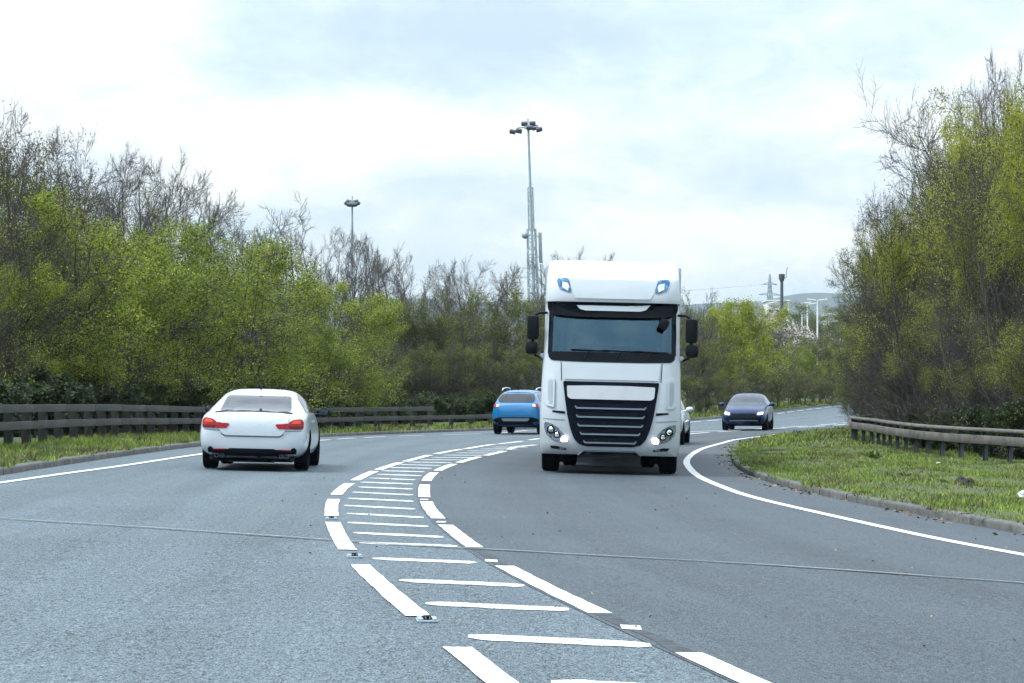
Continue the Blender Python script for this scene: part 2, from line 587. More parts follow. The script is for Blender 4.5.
def ext(c, first, last):
    c = np.array(c)
    d = c[0] - c[3]
    d /= np.linalg.norm(d)
    head = [c[0] + d * k for k in (first, first * 0.5)]
    return [tuple(q) for q in head] + [tuple(q) for q in c] + last


# beyond the last surveyed dash the two lines close up and run parallel to the kerb
mid_far = [tuple(q) for q in (LE + nl * 8.2)[::20] if 92 < q[1] < 190]
mid_far_r = [tuple(q) for q in (LE + nl * 8.9)[::20] if 92 < q[1] < 190]
CL = relax(smooth_curve(ext(HL, 14, mid_far), 0.25), 120)
CR = relax(smooth_curve(ext(HR, 14, mid_far_r), 0.25), 120)


def param_of(curve, pt):
    s = cum(curve)
    return s[np.argmin(np.hypot(curve[:, 0] - pt[0], curve[:, 1] - pt[1]))]


def sub_curve(curve, s0, s1, n=10):
    s = cum(curve)
    q = np.linspace(s0, s1, n)
    return np.stack([np.interp(q, s, curve[:, 0]), np.interp(q, s, curve[:, 1])], 1)


def ribbon(curve, width, za, jag=0.0):
    nr = normals2(curve)
    n = len(curve)
    w = width * 0.42 * (1 + np.random.RandomState(int(abs(curve[0, 0]) * 1000) % 9999).uniform(-jag, jag, (n, 2)))
    a, b = curve - nr * w[:, :1], curve + nr * w[:, 1:]
    g = np.stack([a, b], 1)
    z = h(g[..., 0], g[..., 1]) + za
    v = np.concatenate([g, z[..., None]], -1).reshape(-1, 3)
    i = np.arange(n - 1) * 2
    return v, np.stack([i, i + 1, i + 3, i + 2], 1)


def join(parts):
    vs, fs, b = [], [], 0
    for v, f in parts:
        vs.append(v); fs.append(f + b); b += len(v)
    return np.concatenate(vs), np.concatenate(fs)


# the lane to the right of the hatching was resurfaced darker
CRl = sub_curve(CR, 0, cum(CR)[-1], 600)
s_end = CR[-1]
ks = np.argmin(np.hypot(RE[:, 0] - s_end[0], RE[:, 1] - s_end[1]))
ks0 = np.argmin(np.hypot(RE[:, 0] - CR[0][0], RE[:, 1] - CR[0][1]))
nrm = normals2(RE)
REc = (RE - nrm * 0.03)[ks0:ks + 1]
tag(strip('resurfaced_lane', CRl + normals2(CRl) * (-0.10), REc, h, 14, M['asphalt_dark'], 600, 0.004), kind='structure')

v, f = ribbon(sub_curve(CR, 6, cum(CR)[-1] - 60, 400), 0.12, 0.0062, 0.35)
tag(link('sealed_seam', np_mesh('sealed_seam', v, [f], [M['seal']])), kind='structure')

dashL = [((500, 683), (461, 649)), ((416.5, 617), (359, 566)), ((347, 551), (332.8, 523.3)), ((330.5, 516.3), (331.5, 499.4)), ((335.8, 495.6), (347.5, 483.5)), ((355.6, 481.1), (372, 471.3)), ((380, 470.2), (397, 462.8)), ((408, 461.7), (427.3, 455.4)), ((436.6, 454.3), (458.2, 449.5)), ((468.5, 449), (490, 444.5)), ((502, 444.1), (522.6, 441.3)), ((533, 440.3), (552, 437.8))]
dashR = [((753, 683), (688, 653)), ((596.5, 613.4), (502, 566.7)), ((473.6, 548.4), (446, 526)), ((437, 519.5), (424.4, 501.8)), ((423.6, 497.2), (424.2, 485.2)), ((425.6, 481.3), (432.3, 472.8)), ((437, 471.1), (451.8, 464.2)), ((459.7, 463), (477, 457.1)), ((487, 455.8), (504.4, 451.2)), ((515, 449.8), (535, 445.2))]
parts = []
for curve, ds in ((CL, dashL), (CR, dashR)):
    last = None
    for k, (p, q) in enumerate(ds):
        s0, s1 = param_of(curve, at(*p)), param_of(curve, at(*q))
        if k == 0:
            s0 = s1 - 4.6
        parts.append(ribbon(sub_curve(curve, s0, s1, 16), 0.185, 0.0085, 0.07))
        last = s1
    s = last + 1.6
    while s < cum(curve)[-1] - 5:
        parts.append(ribbon(sub_curve(curve, s, s + 4.2, 12), 0.17, 0.009))
        s += 5.8
for (x0, y0, x1, y1) in [(621, 628.2, 641, 629), (485, 561.2, 497.5, 562), (436.5, 522.5, 446, 522.6), (420.2, 500, 428.3, 500)]:
    a, b = at(x0, y0), at(x1, y1)
    w = [(a[0], a[1] - .13), (b[0], b[1] - .13), (b[0], b[1] + .13), (a[0], a[1] + .13)]
    v = np.array([(x, y, float(h(x, y)) + 0.009) for x, y in w])
    parts.append((v, np.array([[0, 1, 2, 3]])))
v, f = join(parts)
tag(link('hatch_border_line', np_mesh('hatch_border_line', v, [f], [M['paint']])), kind='structure')

bars = [((551, 683.2), (760, 694), .40), ((468, 637), (651, 645.6), .40), ((425.5, 603.7), (569, 610), .38), ((399, 580.5), (524.4, 586), .36), ((372.7, 558.8), (476.4, 563), .36), ((359.3, 543), (457.4, 546.5), .36), ((353.4, 533), (443.5, 537.4), .36), ((347.5, 522.7), (428.4, 526.8), .38), ((346.9, 513.7), (423.7, 517.8), .4), ((344, 505.7), (415.5, 509.3), .4), ((348, 498.5), (413.7, 501.6), .42), ((352.2, 492.3), (413, 495.2), .42), ((358, 487.2), (413, 489.3), .42), ((360, 482.3), (413, 484.3), .44), ((369.8, 478.2), (415.5, 480.1), .44), ((376.8, 474.5), (421.3, 475.9), .46), ((381.5, 470.9), (424.8, 472.1), .46),
        ((390, 467.6), (432, 468.6), .5), ((398, 464.8), (441, 465.6), .5), ((408, 462.2), (452, 462.8), .5), ((420, 459.8), (463, 460.2), .5), ((431, 457.5), (474, 457.8), .5), ((443, 455.2), (486, 455.5), .5), ((455, 453), (497, 453.2), .5), ((467, 451), (508, 451.2), .5), ((480, 449), (518, 449.2), .5), ((492, 447.2), (528, 447.3), .5)]
parts = []
rs = np.random.RandomState(3)
for (p, q, th) in bars:
    a, b = np.array(at(*p)), np.array(at(*q))
    n = 14
    c = a[None] + (b - a)[None] * np.linspace(0, 1, n)[:, None]
    ty = th * 0.42 * (1 + rs.uniform(-0.14, 0.14, (n, 2)))
    ty[0] *= 0.45; ty[1] *= 0.8; ty[-1] *= 0.5
    g = np.stack([c - np.stack([0 * ty[:, 0], ty[:, 0]], 1), c + np.stack([0 * ty[:, 1], ty[:, 1]], 1)], 1)
    z = h(g[..., 0], g[..., 1]) + 0.0045
    v = np.concatenate([g, z[..., None]], -1).reshape(-1, 3)
    i = np.arange(n - 1) * 2
    parts.append((v, np.stack([i, i + 1, i + 3, i + 2], 1)))
v, f = join(parts)
tag(link('hatch_bar_marking', np_mesh('hatch_bar_marking', v, [f], [M['paint_thin']])), kind='structure')

# edge lines
EL = relax(smooth_curve([tuple(q) for q in [(-5.1, -12), (-6.0, 10)]] + [at(*p) for p in [(-60, 493), (0, 483.5), (60, 474.5), (120, 466.5), (200, 454.5), (320.5, 440.6), (373, 437.4), (422.5, 435.4), (460, 434.4), (493, 433.6)]] + [tuple(q) for q in (LE + nl * 0.9)[::20] if 95 < q[1] < 190], 0.25), 40)
sd = param_of(EL, at(310, 441.6))
parts = [ribbon(sub_curve(EL, 0, sd, 300), 0.16, 0.009, 0.02)]
s = sd + 1.2
while s < cum(EL)[-1] - 3:
    parts.append(ribbon(sub_curve(EL, s, s + 2.6, 8), 0.16, 0.009))
    s += 4.0
v, f = join(parts)
tag(link('left_edge_line', np_mesh('left_edge_line', v, [f], [M['paint']])), kind='structure')
ER = relax(smooth_curve([(8.2, -12), (6.3, 8)] + [at(*p) for p in [(1100, 570), (1024, 555.5), (940, 540), (857.3, 521.8), (796.7, 508.2), (748, 496.4), (718.6, 485.7), (699, 477), (689.3, 468.1), (686.4, 461.3), (692.2, 454.5), (703, 448.6), (724.5, 442.7), (744.4, 438.6)]] + [tuple(q) for q in (RE - nrm * 1.1)[::20] if 96 < q[1] < 185], 0.25), 40)
v, f = ribbon(ER, 0.17, 0.009, 0.02)
tag(link('right_edge_line', np_mesh('right_edge_line', v, [f], [M['paint']])), kind='structure')

# transverse joint across both carriageways
J = smooth_curve([at(*p) for p in [(-160, 508.5), (0, 519.3), (170, 530), (330, 541), (500, 551.3), (640, 559), (780, 567), (900, 575.5), (1024, 584.5), (1120, 592)]], 0.3)
wob = np.random.RandomState(5).uniform(-0.02, 0.02, len(J))
J[:, 1] += wob
v, f = ribbon(J, 0.04, 0.012, 0.4)
tag(link('road_joint', np_mesh('road_joint', v, [f], [M['seal']])), kind='structure')
J2 = J.copy(); J2[:, 1] += 0.06
v, f = ribbon(J2, 0.03, 0.013, 0.5)
tag(link('road_joint_edge', np_mesh('road_joint_edge', v, [f], [M['seal_pale']])), kind='structure')

# ------------------------------------------------------------------ kerbs and verges
def kerb(name, edge, side, gap=(1, 0)):
    n2 = normals2(edge) * side
    s = cum(edge)
    prof = [(0.0, -0.05), (0.0, 0.075), (0.012, 0.094), (0.03, 0.103), (0.14, 0.105), (0.14, -0.05)]
    rs = np.random.RandomState(len(edge))
    q0 = np.arange(0, s[-1] - 0.93, 0.915)
    vs, fs = [], []
    k = len(prof)
    P = lambda q: np.stack([np.interp(q, s, edge[:, 0]), np.interp(q, s, edge[:, 1])], 1)
    Nn = lambda q: np.stack([np.interp(q, s, n2[:, 0]), np.interp(q, s, n2[:, 1])], 1)
    dz = rs.normal(0, 0.0025, len(q0)); do = rs.normal(0, 0.003, len(q0))
    rings = []
    for q in (q0 + 0.003, q0 + 0.911):
        p, m = P(q), Nn(q)
        for (o, zz) in prof:
            g = p + m * (o + do)[:, None]
            rings.append(np.concatenate([g, (h(g[:, 0], g[:, 1]) + zz + dz)[:, None]], 1))
    v = np.stack(rings, 1).reshape(-1, 3)
    i = (np.arange(len(q0)) * 2 * k)[:, None]
    f = np.concatenate([i + np.array([j, j + 1, j + 1 + k, j + k]) for j in range(k - 1)] + [i + np.array([0, 1, 2, 3]), i + np.array([0, 3, 4, 5]), i + np.array([0, 1, 2, 3]) + k, i + np.array([0, 3, 4, 5]) + k])
    return tag(link(name, np_mesh(name, v, [f], [M['kerb']])), kind='structure')


kerb('left_kerb', LE, -1)
kerb('right_kerb', RE, 1)


def bump2(x, y):
    x = np.asarray(x, float); y = np.asarray(y, float)
    return 0.05 * np.sin(x * 1.3 + 1.1 * np.sin(y * 0.7)) * np.sin(y * 0.9 + 0.5) + 0.025 * np.sin(x * 3.1 + y * 2.3)


def verge_z(side, o, x, y):
    """height of the verge at offset o outward from the kerb"""
    base = h(x, y) + 0.10
    if side > 0:
        return base + 0.05 * sstep(0.1, 3.0, o) + bump2(x, y) * sstep(0.1, 1.2, o)
    return base - 0.02 * sstep(0.1, 2.5, o) + bump2(x, y) * sstep(0.2, 1.5, o)


def verge(name, edge, side, reach):
    n2 = normals2(edge) * side
    off = np.concatenate([np.linspace(0.135, 6, 22), np.linspace(7, reach, 16)])
    e = edge[::2]; n2 = n2[::2]
    g = e[:, None, :] + n2[:, None, :] * off[None, :, None]
    z = verge_z(side, off[None, :], g[..., 0], g[..., 1])
    v = np.concatenate([g, z[..., None]], -1).reshape(-1, 3)
    k = len(off)
    i = np.arange((len(e) - 1) * k).reshape(-1, k)[:, :-1].ravel()
    f = np.stack([i, i + 1, i + 1 + k, i + k], 1)
    return tag(link(name, np_mesh(name, v, [f], [M['soil']], smooth=True)), kind='structure')


verge('left_verge', LE, -1, 34)
verge('right_verge', RE, 1, 30)


def far_ground(x, y):
    d = np.maximum(np.asarray(y, float) - 230, 0)
    return h(x, np.minimum(y, 230)) + 9.0 * sstep(250, 520, y) + 6 * sstep(600, 1500, y)


# one sheet to the horizon, kept just below the road and the verges
gx = np.concatenate([-np.geomspace(4000, 130, 22), np.linspace(-120, 140, 66), np.geomspace(150, 4000, 22)])
gy = np.concatenate([-np.geomspace(900, 30, 10), np.linspace(-25, 320, 90), np.geomspace(330, 6300, 36)])
X, Y = np.meshgrid(gx, gy)
Z = far_ground(X, Y) - 0.45 * (1 - sstep(240, 300, Y))
v = np.stack([X, Y, Z], -1).reshape(-1, 3)
k = len(gx)
i = np.arange((len(gy) - 1) * k).reshape(-1, k)[:, :-1].ravel()
tag(link('ground', np_mesh('ground', v, [np.stack([i, i + 1, i + 1 + k, i + k], 1)], [M['soil']], smooth=True)), kind='structure')

# distant ridge
t = NT('hill_cover')
nz = t.noise(0.008, t.pos(), 6, 0.7)
t.set(color=t.ramp(nz, [(0.35, (0.010, 0.018, 0.018)), (0.6, (0.028, 0.042, 0.032)), (0.75, (0.06, 0.065, 0.045))]), rough=1.0)
xs = np.linspace(-3200, 3600, 341); ys = np.linspace(4300, 6100, 41)
X, Y = np.meshgrid(xs, ys)
ridge = 205 + 22 * sstep(400, 700, X) - 12 * np.sin((X + 200) / 420.) + 7 * np.sin(X / 91.) * np.sin(Y / 130.) + 3 * np.sin(X / 33. + 1)
Z = 8 + ridge * np.exp(-((Y - 5300) / 420.) ** 2)
v = np.stack([X, Y, Z], -1).reshape(-1, 3)
k = len(xs)
i = np.arange((len(ys) - 1) * k).reshape(-1, k)[:, :-1].ravel()
tag(link('hill', np_mesh('hill', v, [np.stack([i, i + 1, i + 1 + k, i + k], 1)], [t.m], smooth=True)), kind='structure')


# ------------------------------------------------------------------ grass
def grass_patch(name, edge, side, y0, y1, o0, o1, n, hgt, wid, seed, dens_pow=1.0, near_bias=0.0):
    rs = np.random.RandomState(seed)
    n2 = normals2(edge) * side
    ok = np.where((edge[:, 1] > y0) & (edge[:, 1] < y1))[0]
    lo, hi = ok.min(), ok.max()
    u = rs.uniform(0, 1, n) ** (1 + near_bias)
    idx = lo + u * (hi - lo - 1)
    i = idx.astype(int); fr = (idx - i)[:, None]
    off = o0 + (o1 - o0) * rs.uniform(0, 1, n) ** dens_pow
    e = edge[i] * (1 - fr) + edge[i + 1] * fr
    m = n2[i]
    # ragged inner border
    off = off + 0.10 * np.sin(e[:, 1] * 1.7) * (off < 0.6)
    p = e + m * off[:, None]
    z = verge_z(side, off, p[:, 0], p[:, 1])
    clump = np.sin(p[:, 0] * 2.1 + 1.7 * np.sin(p[:, 1] * 0.8)) * np.sin(p[:, 1] * 1.4 + 0.6) + 0.6 * np.sin(p[:, 0] * 5.3 + p[:, 1] * 4.1)
    keep = clump + rs.uniform(-1.5, 2.6, n) > 0
    p, z, clump = p[keep], z[keep], clump[keep]
    n = len(p)
    hh = hgt * rs.uniform(0.45, 1.25, n) * (1 + 0.35 * clump)
    hh = np.maximum(hh, 0.03) * np.where(rs.uniform(0, 1, n) > 0.985, 2.2, 1)
    a = rs.uniform(0, 2 * np.pi, n)
    lean = rs.normal(0, 0.45, (n, 2)) * hh[:, None]
    w = wid * rs.uniform(0.6, 1.4, n)
    b = np.stack([p[:, 0], p[:, 1], z - 0.01], 1)
    dx = np.stack([np.cos(a) * w, np.sin(a) * w, 0 * w], 1)
    tip = b + np.stack([lean[:, 0], lean[:, 1], hh], 1)
    v = np.stack([b - dx, b + dx, tip], 1).reshape(-1, 3)
    f = np.arange(3 * n).reshape(-1, 3)
    o = link(name, np_mesh(name, v, [f], [M['grass']]))
    return tag(o, 'short rough green grass covering the roadside verge', 'grass', kind='stuff')


grass_patch('grass', RE, 1, 22, 64, 0.03, 6.5, 170000, 0.062, 0.0075, 1, near_bias=0.3)
grass_patch('grass', RE, 1, 64, 130, 0.06, 7.0, 60000, 0.10, 0.016, 2)
grass_patch('grass', LE, -1, 30, 75, 0.10, 3.2, 70000, 0.10, 0.009, 3, near_bias=0.3)
grass_patch('grass', LE, -1, 75, 185, 0.10, 4.5, 60000, 0.13, 0.02, 4)


# ------------------------------------------------------------------ barriers
def offset_curve(edge, side, o):
    return resample(relax(edge + normals2(edge) * side * o, 40), 0.25)


def face_rot(d):
    return Matrix.Rotation(math.atan2(d[1], d[0]), 3, 'Z')


FL = offset_curve(LE, -1, 2.75)
i_start = int(np.argmin(np.abs(FL[:, 1] - 34)))
end_pt = np.array([-4.6, 95.0])
dd = np.hypot(FL[:, 0] - end_pt[0], FL[:, 1] - end_pt[1])
i_end = int(np.argmin(dd))
FLc = resample(FL[i_start:i_end + 1], 1.6)
fz = lambda p: float(h(p[0], p[1])) + 0.085
fence = empty('timber_fence', (FLc[0][0], FLc[0][1], fz(FLc[0])))
tag(fence, 'dark weathered timber post and rail barrier along the left verge behind the white car', 'fence')
org = Vector(fence.location)
for hgt, nm in ((0.755, 'top_rail'), (0.41, 'lower_rail')):
    mb = MB()
    for k in range(0, len(FLc) - 1, 2):
        a = FLc[k]; b = FLc[min(k + 2, len(FLc) - 1)]
        za, zb = fz(a) + hgt, fz(b) + hgt
        d = Vector((b[0] - a[0], b[1] - a[1], zb - za))
        L = d.length
        rot = Matrix.Rotation(math.atan2(d.y, d.x), 3, 'Z') @ Matrix.Rotation(-math.asin(d.z / L), 3, 'Y')
        c = (Vector((a[0], a[1], za)) + Vector((b[0], b[1], zb))) / 2 - org
        nrmv = rot @ Vector((0, -1, 0))
        mb.box(c + nrmv * 0.13 + Vector((0, 0, random.uniform(-.006, .006))), (L - 0.012, 0.075, 0.165), rot, 0.01)
    mb.build(nm, M['timber'], fence)
for k in range(len(FLc)):
    mb = MB()
    d = FLc[min(k + 1, len(FLc) - 1)] - FLc[max(k - 1, 0)]
    z = fz(FLc[k])
    hh = 0.80 + random.uniform(-0.01, 0.012)
    mb.box(Vector((FLc[k][0], FLc[k][1], z + hh / 2 - 0.1)) - org, (0.17, 0.17, hh + 0.2), face_rot(d), 0.012)
    mb.build('post', M['timber_dark'], fence)
# the single lower rail that runs on and dips into the ground
ext_c = resample(FL[i_end:min(i_end + 70, len(FL) - 1)], 1.8)[:7]
mb = MB()
for k in range(len(ext_c) - 1):
    a, b = ext_c[k], ext_c[k + 1]
    ha = 0.40 if k < len(ext_c) - 2 else 0.40
    hb = 0.40 if k < len(ext_c) - 2 else -0.05
    va, vb = Vector((a[0], a[1], fz(a) + ha)), Vector((b[0], b[1], fz(b) + hb))
    d = vb - va; L = d.length
    rot = Matrix.Rotation(math.atan2(d.y, d.x), 3, 'Z') @ Matrix.Rotation(-math.asin(d.z / L), 3, 'Y')
    mb.box((va + vb) / 2 - org + (rot @ Vector((0, -1, 0))) * 0.12, (L, 0.08, 0.16), rot, 0.01)
mb.build('ramped_end_rail', M['timber'], fence)
for k in range(1, len(ext_c) - 1):
    mb = MB()
    mb.box(Vector((ext_c[k][0], ext_c[k][1], fz(ext_c[k]) + 0.18)) - org, (0.15, 0.15, 0.6), face_rot(ext_c[k] - ext_c[k - 1]), 0.012)
    mb.build('post', M['timber_dark'], fence)

# steel beam barrier on the right
gb = [(12.2, 37.5), (10.9, 42.5)] + [at(px, py, 0.16) for px, py in [(1017, 464), (963.6, 460), (922, 455), (891, 449.5), (870, 444), (855, 439.5)]]
g_last = np.array(gb[-1])
gb += [tuple(q) for q in (RE + nrm * 5.2)[::16] if 88 < q[1] < 118]
GR = relax(smooth_curve(gb, 0.25), 60)
gz = lambda p: float(h(p[0], p[1])) + 0.10
GRc = resample(GR, 1.35)
rail = empty('crash_barrier', (GRc[0][0], GRc[0][1], gz(GRc[0])))
tag(rail, 'grey steel beam crash barrier curving round the right verge below the trees', 'barrier')
org = Vector(rail.location)
prof = [(-0.10, 0.0), (-0.105, 0.006), (-0.105, 0.178), (-0.10, 0.185), (0.07, 0.185), (0.07, 0.15), (-0.07, 0.15), (-0.07, 0.03), (0.07, 0.03), (0.07, 0.0)]
GRf = resample(GR, 0.5)
n2 = normals2(GRf)
vs = []
for (o, z) in prof:
    p = GRf + n2 * (o)
    vs.append(np.stack([p[:, 0], p[:, 1], np.array([gz(q) for q in GRf]) + 0.44 + z], 1))
v = np.stack(vs, 1).reshape(-1, 3) - np.array(org)
k = len(prof)
i = np.arange(len(GRf) - 1) * k
f = np.concatenate([np.stack([i + j, i + (j + 1) % k, i + (j + 1) % k + k, i + j + k], 1) for j in range(k)])
link('beam', np_mesh('beam', v, [f], [M['galv']]), rail)
# flat top channel
vs = []
prof2 = [(-0.06, 0.262), (-0.06, 0.325), (0.10, 0.345), (0.10, 0.262)]
for (o, z) in prof2:
    p = GRf + n2 * o
    vs.append(np.stack([p[:, 0], p[:, 1], np.array([gz(q) for q in GRf]) + 0.44 + z], 1))
v = np.stack(vs, 1).reshape(-1, 3) - np.array(org)
k = 4
i = np.arange(len(GRf) - 1) * k
f = np.concatenate([np.stack([i + j, i + (j + 1) % k, i + (j + 1) % k + k, i + j + k], 1) for j in range(k)])
link('top_channel', np_mesh('top_channel', v, [f], [M['galv']]), rail)
for q in range(len(GRc)):
    mb = MB()
    d = GRc[min(q + 1, len(GRc) - 1)] - GRc[max(q - 1, 0)]
    rot = face_rot(d)
    c = Vector((GRc[q][0], GRc[q][1], gz(GRc[q]) + 0.27)) - org + rot @ Vector((0, -0.055, 0))
    mb.box(c, (0.13, 0.012, 0.94), rot)
    for s in (-1, 1):
        mb.box(c + rot @ Vector((s * 0.06, 0.0385, 0)), (0.012, 0.065, 0.94), rot)
    mb.build('post', M['galv_dark'], rail, smooth=False)

# ------------------------------------------------------------------ studs, litter, small debris
def road_stud(px, py, label):
    x, y = at(px, py)
    o = empty('road_stud', (x, y, float(h(x, y))), rz=0.1)
    tag(o, label, 'road stud', 'reflective studs between the dashes of the hatch border')
    mb = MB()
    mb.box((0, 0, 0.012), (0.30, 0.36, 0.02), None, 0.008)
    for s in (-1, 1):
        mb.box((s * 0.10, 0, 0.026), (0.07, 0.34, 0.022), None, 0.008)
    mb.build('housing', M['mast'], o)
    mb = MB()
    mb.box((0, -0.02, 0.036), (0.11, 0.22, 0.03), None, 0.012)
    mb.build('rubber_insert', M['rubber'], o)
    for s in (-1, 1):
        mb = MB()
        mb.tube([(s * 0.03, -0.137, 0.04), (s * 0.03, -0.12, 0.04)], 0.011, 10)
        mb.build('reflector', M['chrome'], o)
    o.scale = (0.42, 0.5, 0.7)
    return o


road_stud(427, 621.6, 'dirty steel road stud at the foot of the longest left hatch dash')
road_stud(354.5, 557.5, 'worn road stud just below the transverse road joint')
road_stud(331.5, 519.5, 'road stud between the two dashes above the transverse joint')

def lump(name, mat, px, py, lift, size, seed, label, cat, group=None, flat=0.5):
    rs = random.Random(seed)
    x, y = at(px, py, lift)
    bm = bmesh.new()
    bmesh.ops.create_icosphere(bm, subdivisions=3, radius=1)
    for vtx in bm.verts:
        k = 1 + 0.28 * math.sin(vtx.co.x * 4 + seed) * math.sin(vtx.co.y * 5 + 1) + rs.uniform(-0.12, 0.12)
        vtx.co = Vector((vtx.co.x * size[0] * k, vtx.co.y * size[1] * k, max(vtx.co.z, -0.4) * size[2] * k))
    me = bpy.data.meshes.new(name)
    bm.to_mesh(me); bm.free()
    me.materials.append(mat)
    o = link(name, me)
    o.location = (x, y, float(h(x, y)) + lift)
    tag(o, label, cat, group)
    return o


M['mound'] = simple('dark_earth', (0.018, 0.016, 0.013), 0.95, var=0.5, scale=12)
M['rag'] = simple('pale_litter', (0.62, 0.64, 0.66), 0.6, var=0.2, scale=12)
lump('earth_mound', M['mound'], 964, 486, 0.16, (0.16, 0.2, 0.13), 3, 'dark clod of bare earth on the right verge grass', 'earth clod')
lump('earth_mound', M['mound'], 943, 485, 0.16, (0.07, 0.1, 0.08), 4, 'smaller dark clod of earth beside the larger one on the verge', 'earth clod')
lump('litter_bag', M['rag'], 1025, 495, 0.16, (0.08, 0.07, 0.07), 6, 'crumpled white plastic litter lying in the grass at the right edge', 'litter')
lump('litter_scrap', M['rag'], 1011.5, 462.5, 0.16, (0.035, 0.03, 0.09), 8, 'small white scrap caught at a crash barrier post', 'litter')
lump('litter_scrap', M['rag'], 938, 463.5, 0.16, (0.05, 0.06, 0.03), 9, 'small pale scrap lying in the grass below the barrier posts', 'litter')

# weeds on the verge
def weed(px, py, lift, n, size, mat, label, seed):
    rs = np.random.RandomState(seed)
    x, y = at(px, py, lift)
    a = rs.uniform(0, 2 * np.pi, n); r = size * rs.uniform(0.2, 1, n); zz = size * rs.uniform(0.1, 0.9, n)
    b = np.stack([np.cos(a) * r * .7, np.sin(a) * r * .7, zz * 0.6], 1)
    d = np.stack([np.cos(a), np.sin(a), rs.uniform(0.1, 1.0, n)], 1) * (size * 0.4)
    w = np.stack([-np.sin(a), np.cos(a), 0 * a], 1) * size * 0.12
    v = np.stack([b, b + d * .5 + w, b + d, b + d * .5 - w], 1).reshape(-1, 3)
    o = link('weed', np_mesh('weed', v, [np.arange(4 * n).reshape(-1, 4)], [mat]))
    o.location = (x, y, float(h(x, y)) + lift - 0.02)
    tag(o, label, 'weed')


weed(873, 459, 0.16, 120, 0.26, M['leaf_green'], 'leafy green dock weed standing alone on the right verge', 3)
weed(905, 478, 0.16, 60, 0.16, M['leaf_olive'], 'low olive weed in the grass left of the earth clods', 4)

# fallen leaves and grit along the gutter: nobody could count it
rs = np.random.RandomState(12)
n = 900
n2r = normals2(RE)
okr = np.where((RE[:, 1] > 20) & (RE[:, 1] < 75))[0]
ii = rs.choice(okr, n)
off = -np.abs(rs.normal(0, 0.16, n)) - 0.02
clus = np.sin(RE[ii, 1] * 0.9) + np.sin(RE[ii, 1] * 2.3) * .7 + rs.uniform(-1, 1, n) > 0.3
p = (RE[ii] + n2r[ii] * off[:, None] + rs.uniform(-.25, .25, (n, 2)) * np.array([0.1, 1]))[clus]
n3 = 260
px_ = rs.uniform(-3, 5, n3); py_ = rs.uniform(11, 40, n3)
p = np.concatenate([p, np.stack([px_, py_], 1)])
n = len(p)
a = rs.uniform(0, 6.28, n); s = rs.uniform(0.012, 0.03, n) * np.where(np.arange(n) < n - n3, 1.4, 0.6)
z = h(p[:, 0], p[:, 1]) + 0.012
c = np.stack([p[:, 0], p[:, 1], z], 1)
e1 = np.stack([np.cos(a) * s, np.sin(a) * s, rs.uniform(0, .5, n) * s], 1); e2 = np.stack([-np.sin(a) * s * .6, np.cos(a) * s * .6, rs.uniform(0, .6, n) * s], 1)
v = np.stack([c - e1, c - e2, c + e1, c + e2], 1).reshape(-1, 3)
M['litter_leaf'] = leaf('litter_leaf', [(0.05, 0.035, 0.025), (0.12, 0.09, 0.05), (0.36, 0.30, 0.16)], 0.1)
tag(link('leaf_litter', np_mesh('leaf_litter', v, [np.arange(4 * n).reshape(-1, 4)], [M['litter_leaf']])), 'scattered dry leaves and grit on the road by the right kerb', 'leaf litter', kind='stuff')
# ------------------------------------------------------------------ vehicles: tools
def eval_mesh(o):
    dg = bpy.context.evaluated_depsgraph_get()
    dg.update()
    return bpy.data.meshes.new_from_object(o.evaluated_get(dg))


def bvh_of(me):
    return BVHTree.FromPolygons([v.co.copy() for v in me.vertices], [tuple(p.vertices) for p in me.polygons])


AX = {'y-': (lambda u, v: Vector((u, -12, v)), Vector((0, 1, 0))), 'y+': (lambda u, v: Vector((u, 12, v)), Vector((0, -1, 0))),
      'x+': (lambda u, v: Vector((12, u, v)), Vector((-1, 0, 0))), 'x-': (lambda u, v: Vector((-12, u, v)), Vector((1, 0, 0))),
      'z+': (lambda u, v: Vector((u, v, 12)), Vector((0, 0, -1)))}


def fillet(poly, r, n=4):
    """round the corners of an outline"""
    out = []
    m = len(poly)
    for i in range(m):
        p0, p1, p2 = (np.array(poly[(i + k - 1) % m], float) for k in range(3))
        a, b = p0 - p1, p2 - p1
        la, lb = np.linalg.norm(a), np.linalg.norm(b)
        d = min(r, la * 0.45, lb * 0.45)
        s, e = p1 + a / la * d, p1 + b / lb * d
        for k in range(n + 1):
            t = k / n
            out.append(tuple((1 - t) ** 2 * s + 2 * t * (1 - t) * p1 + t * t * e))
    return out


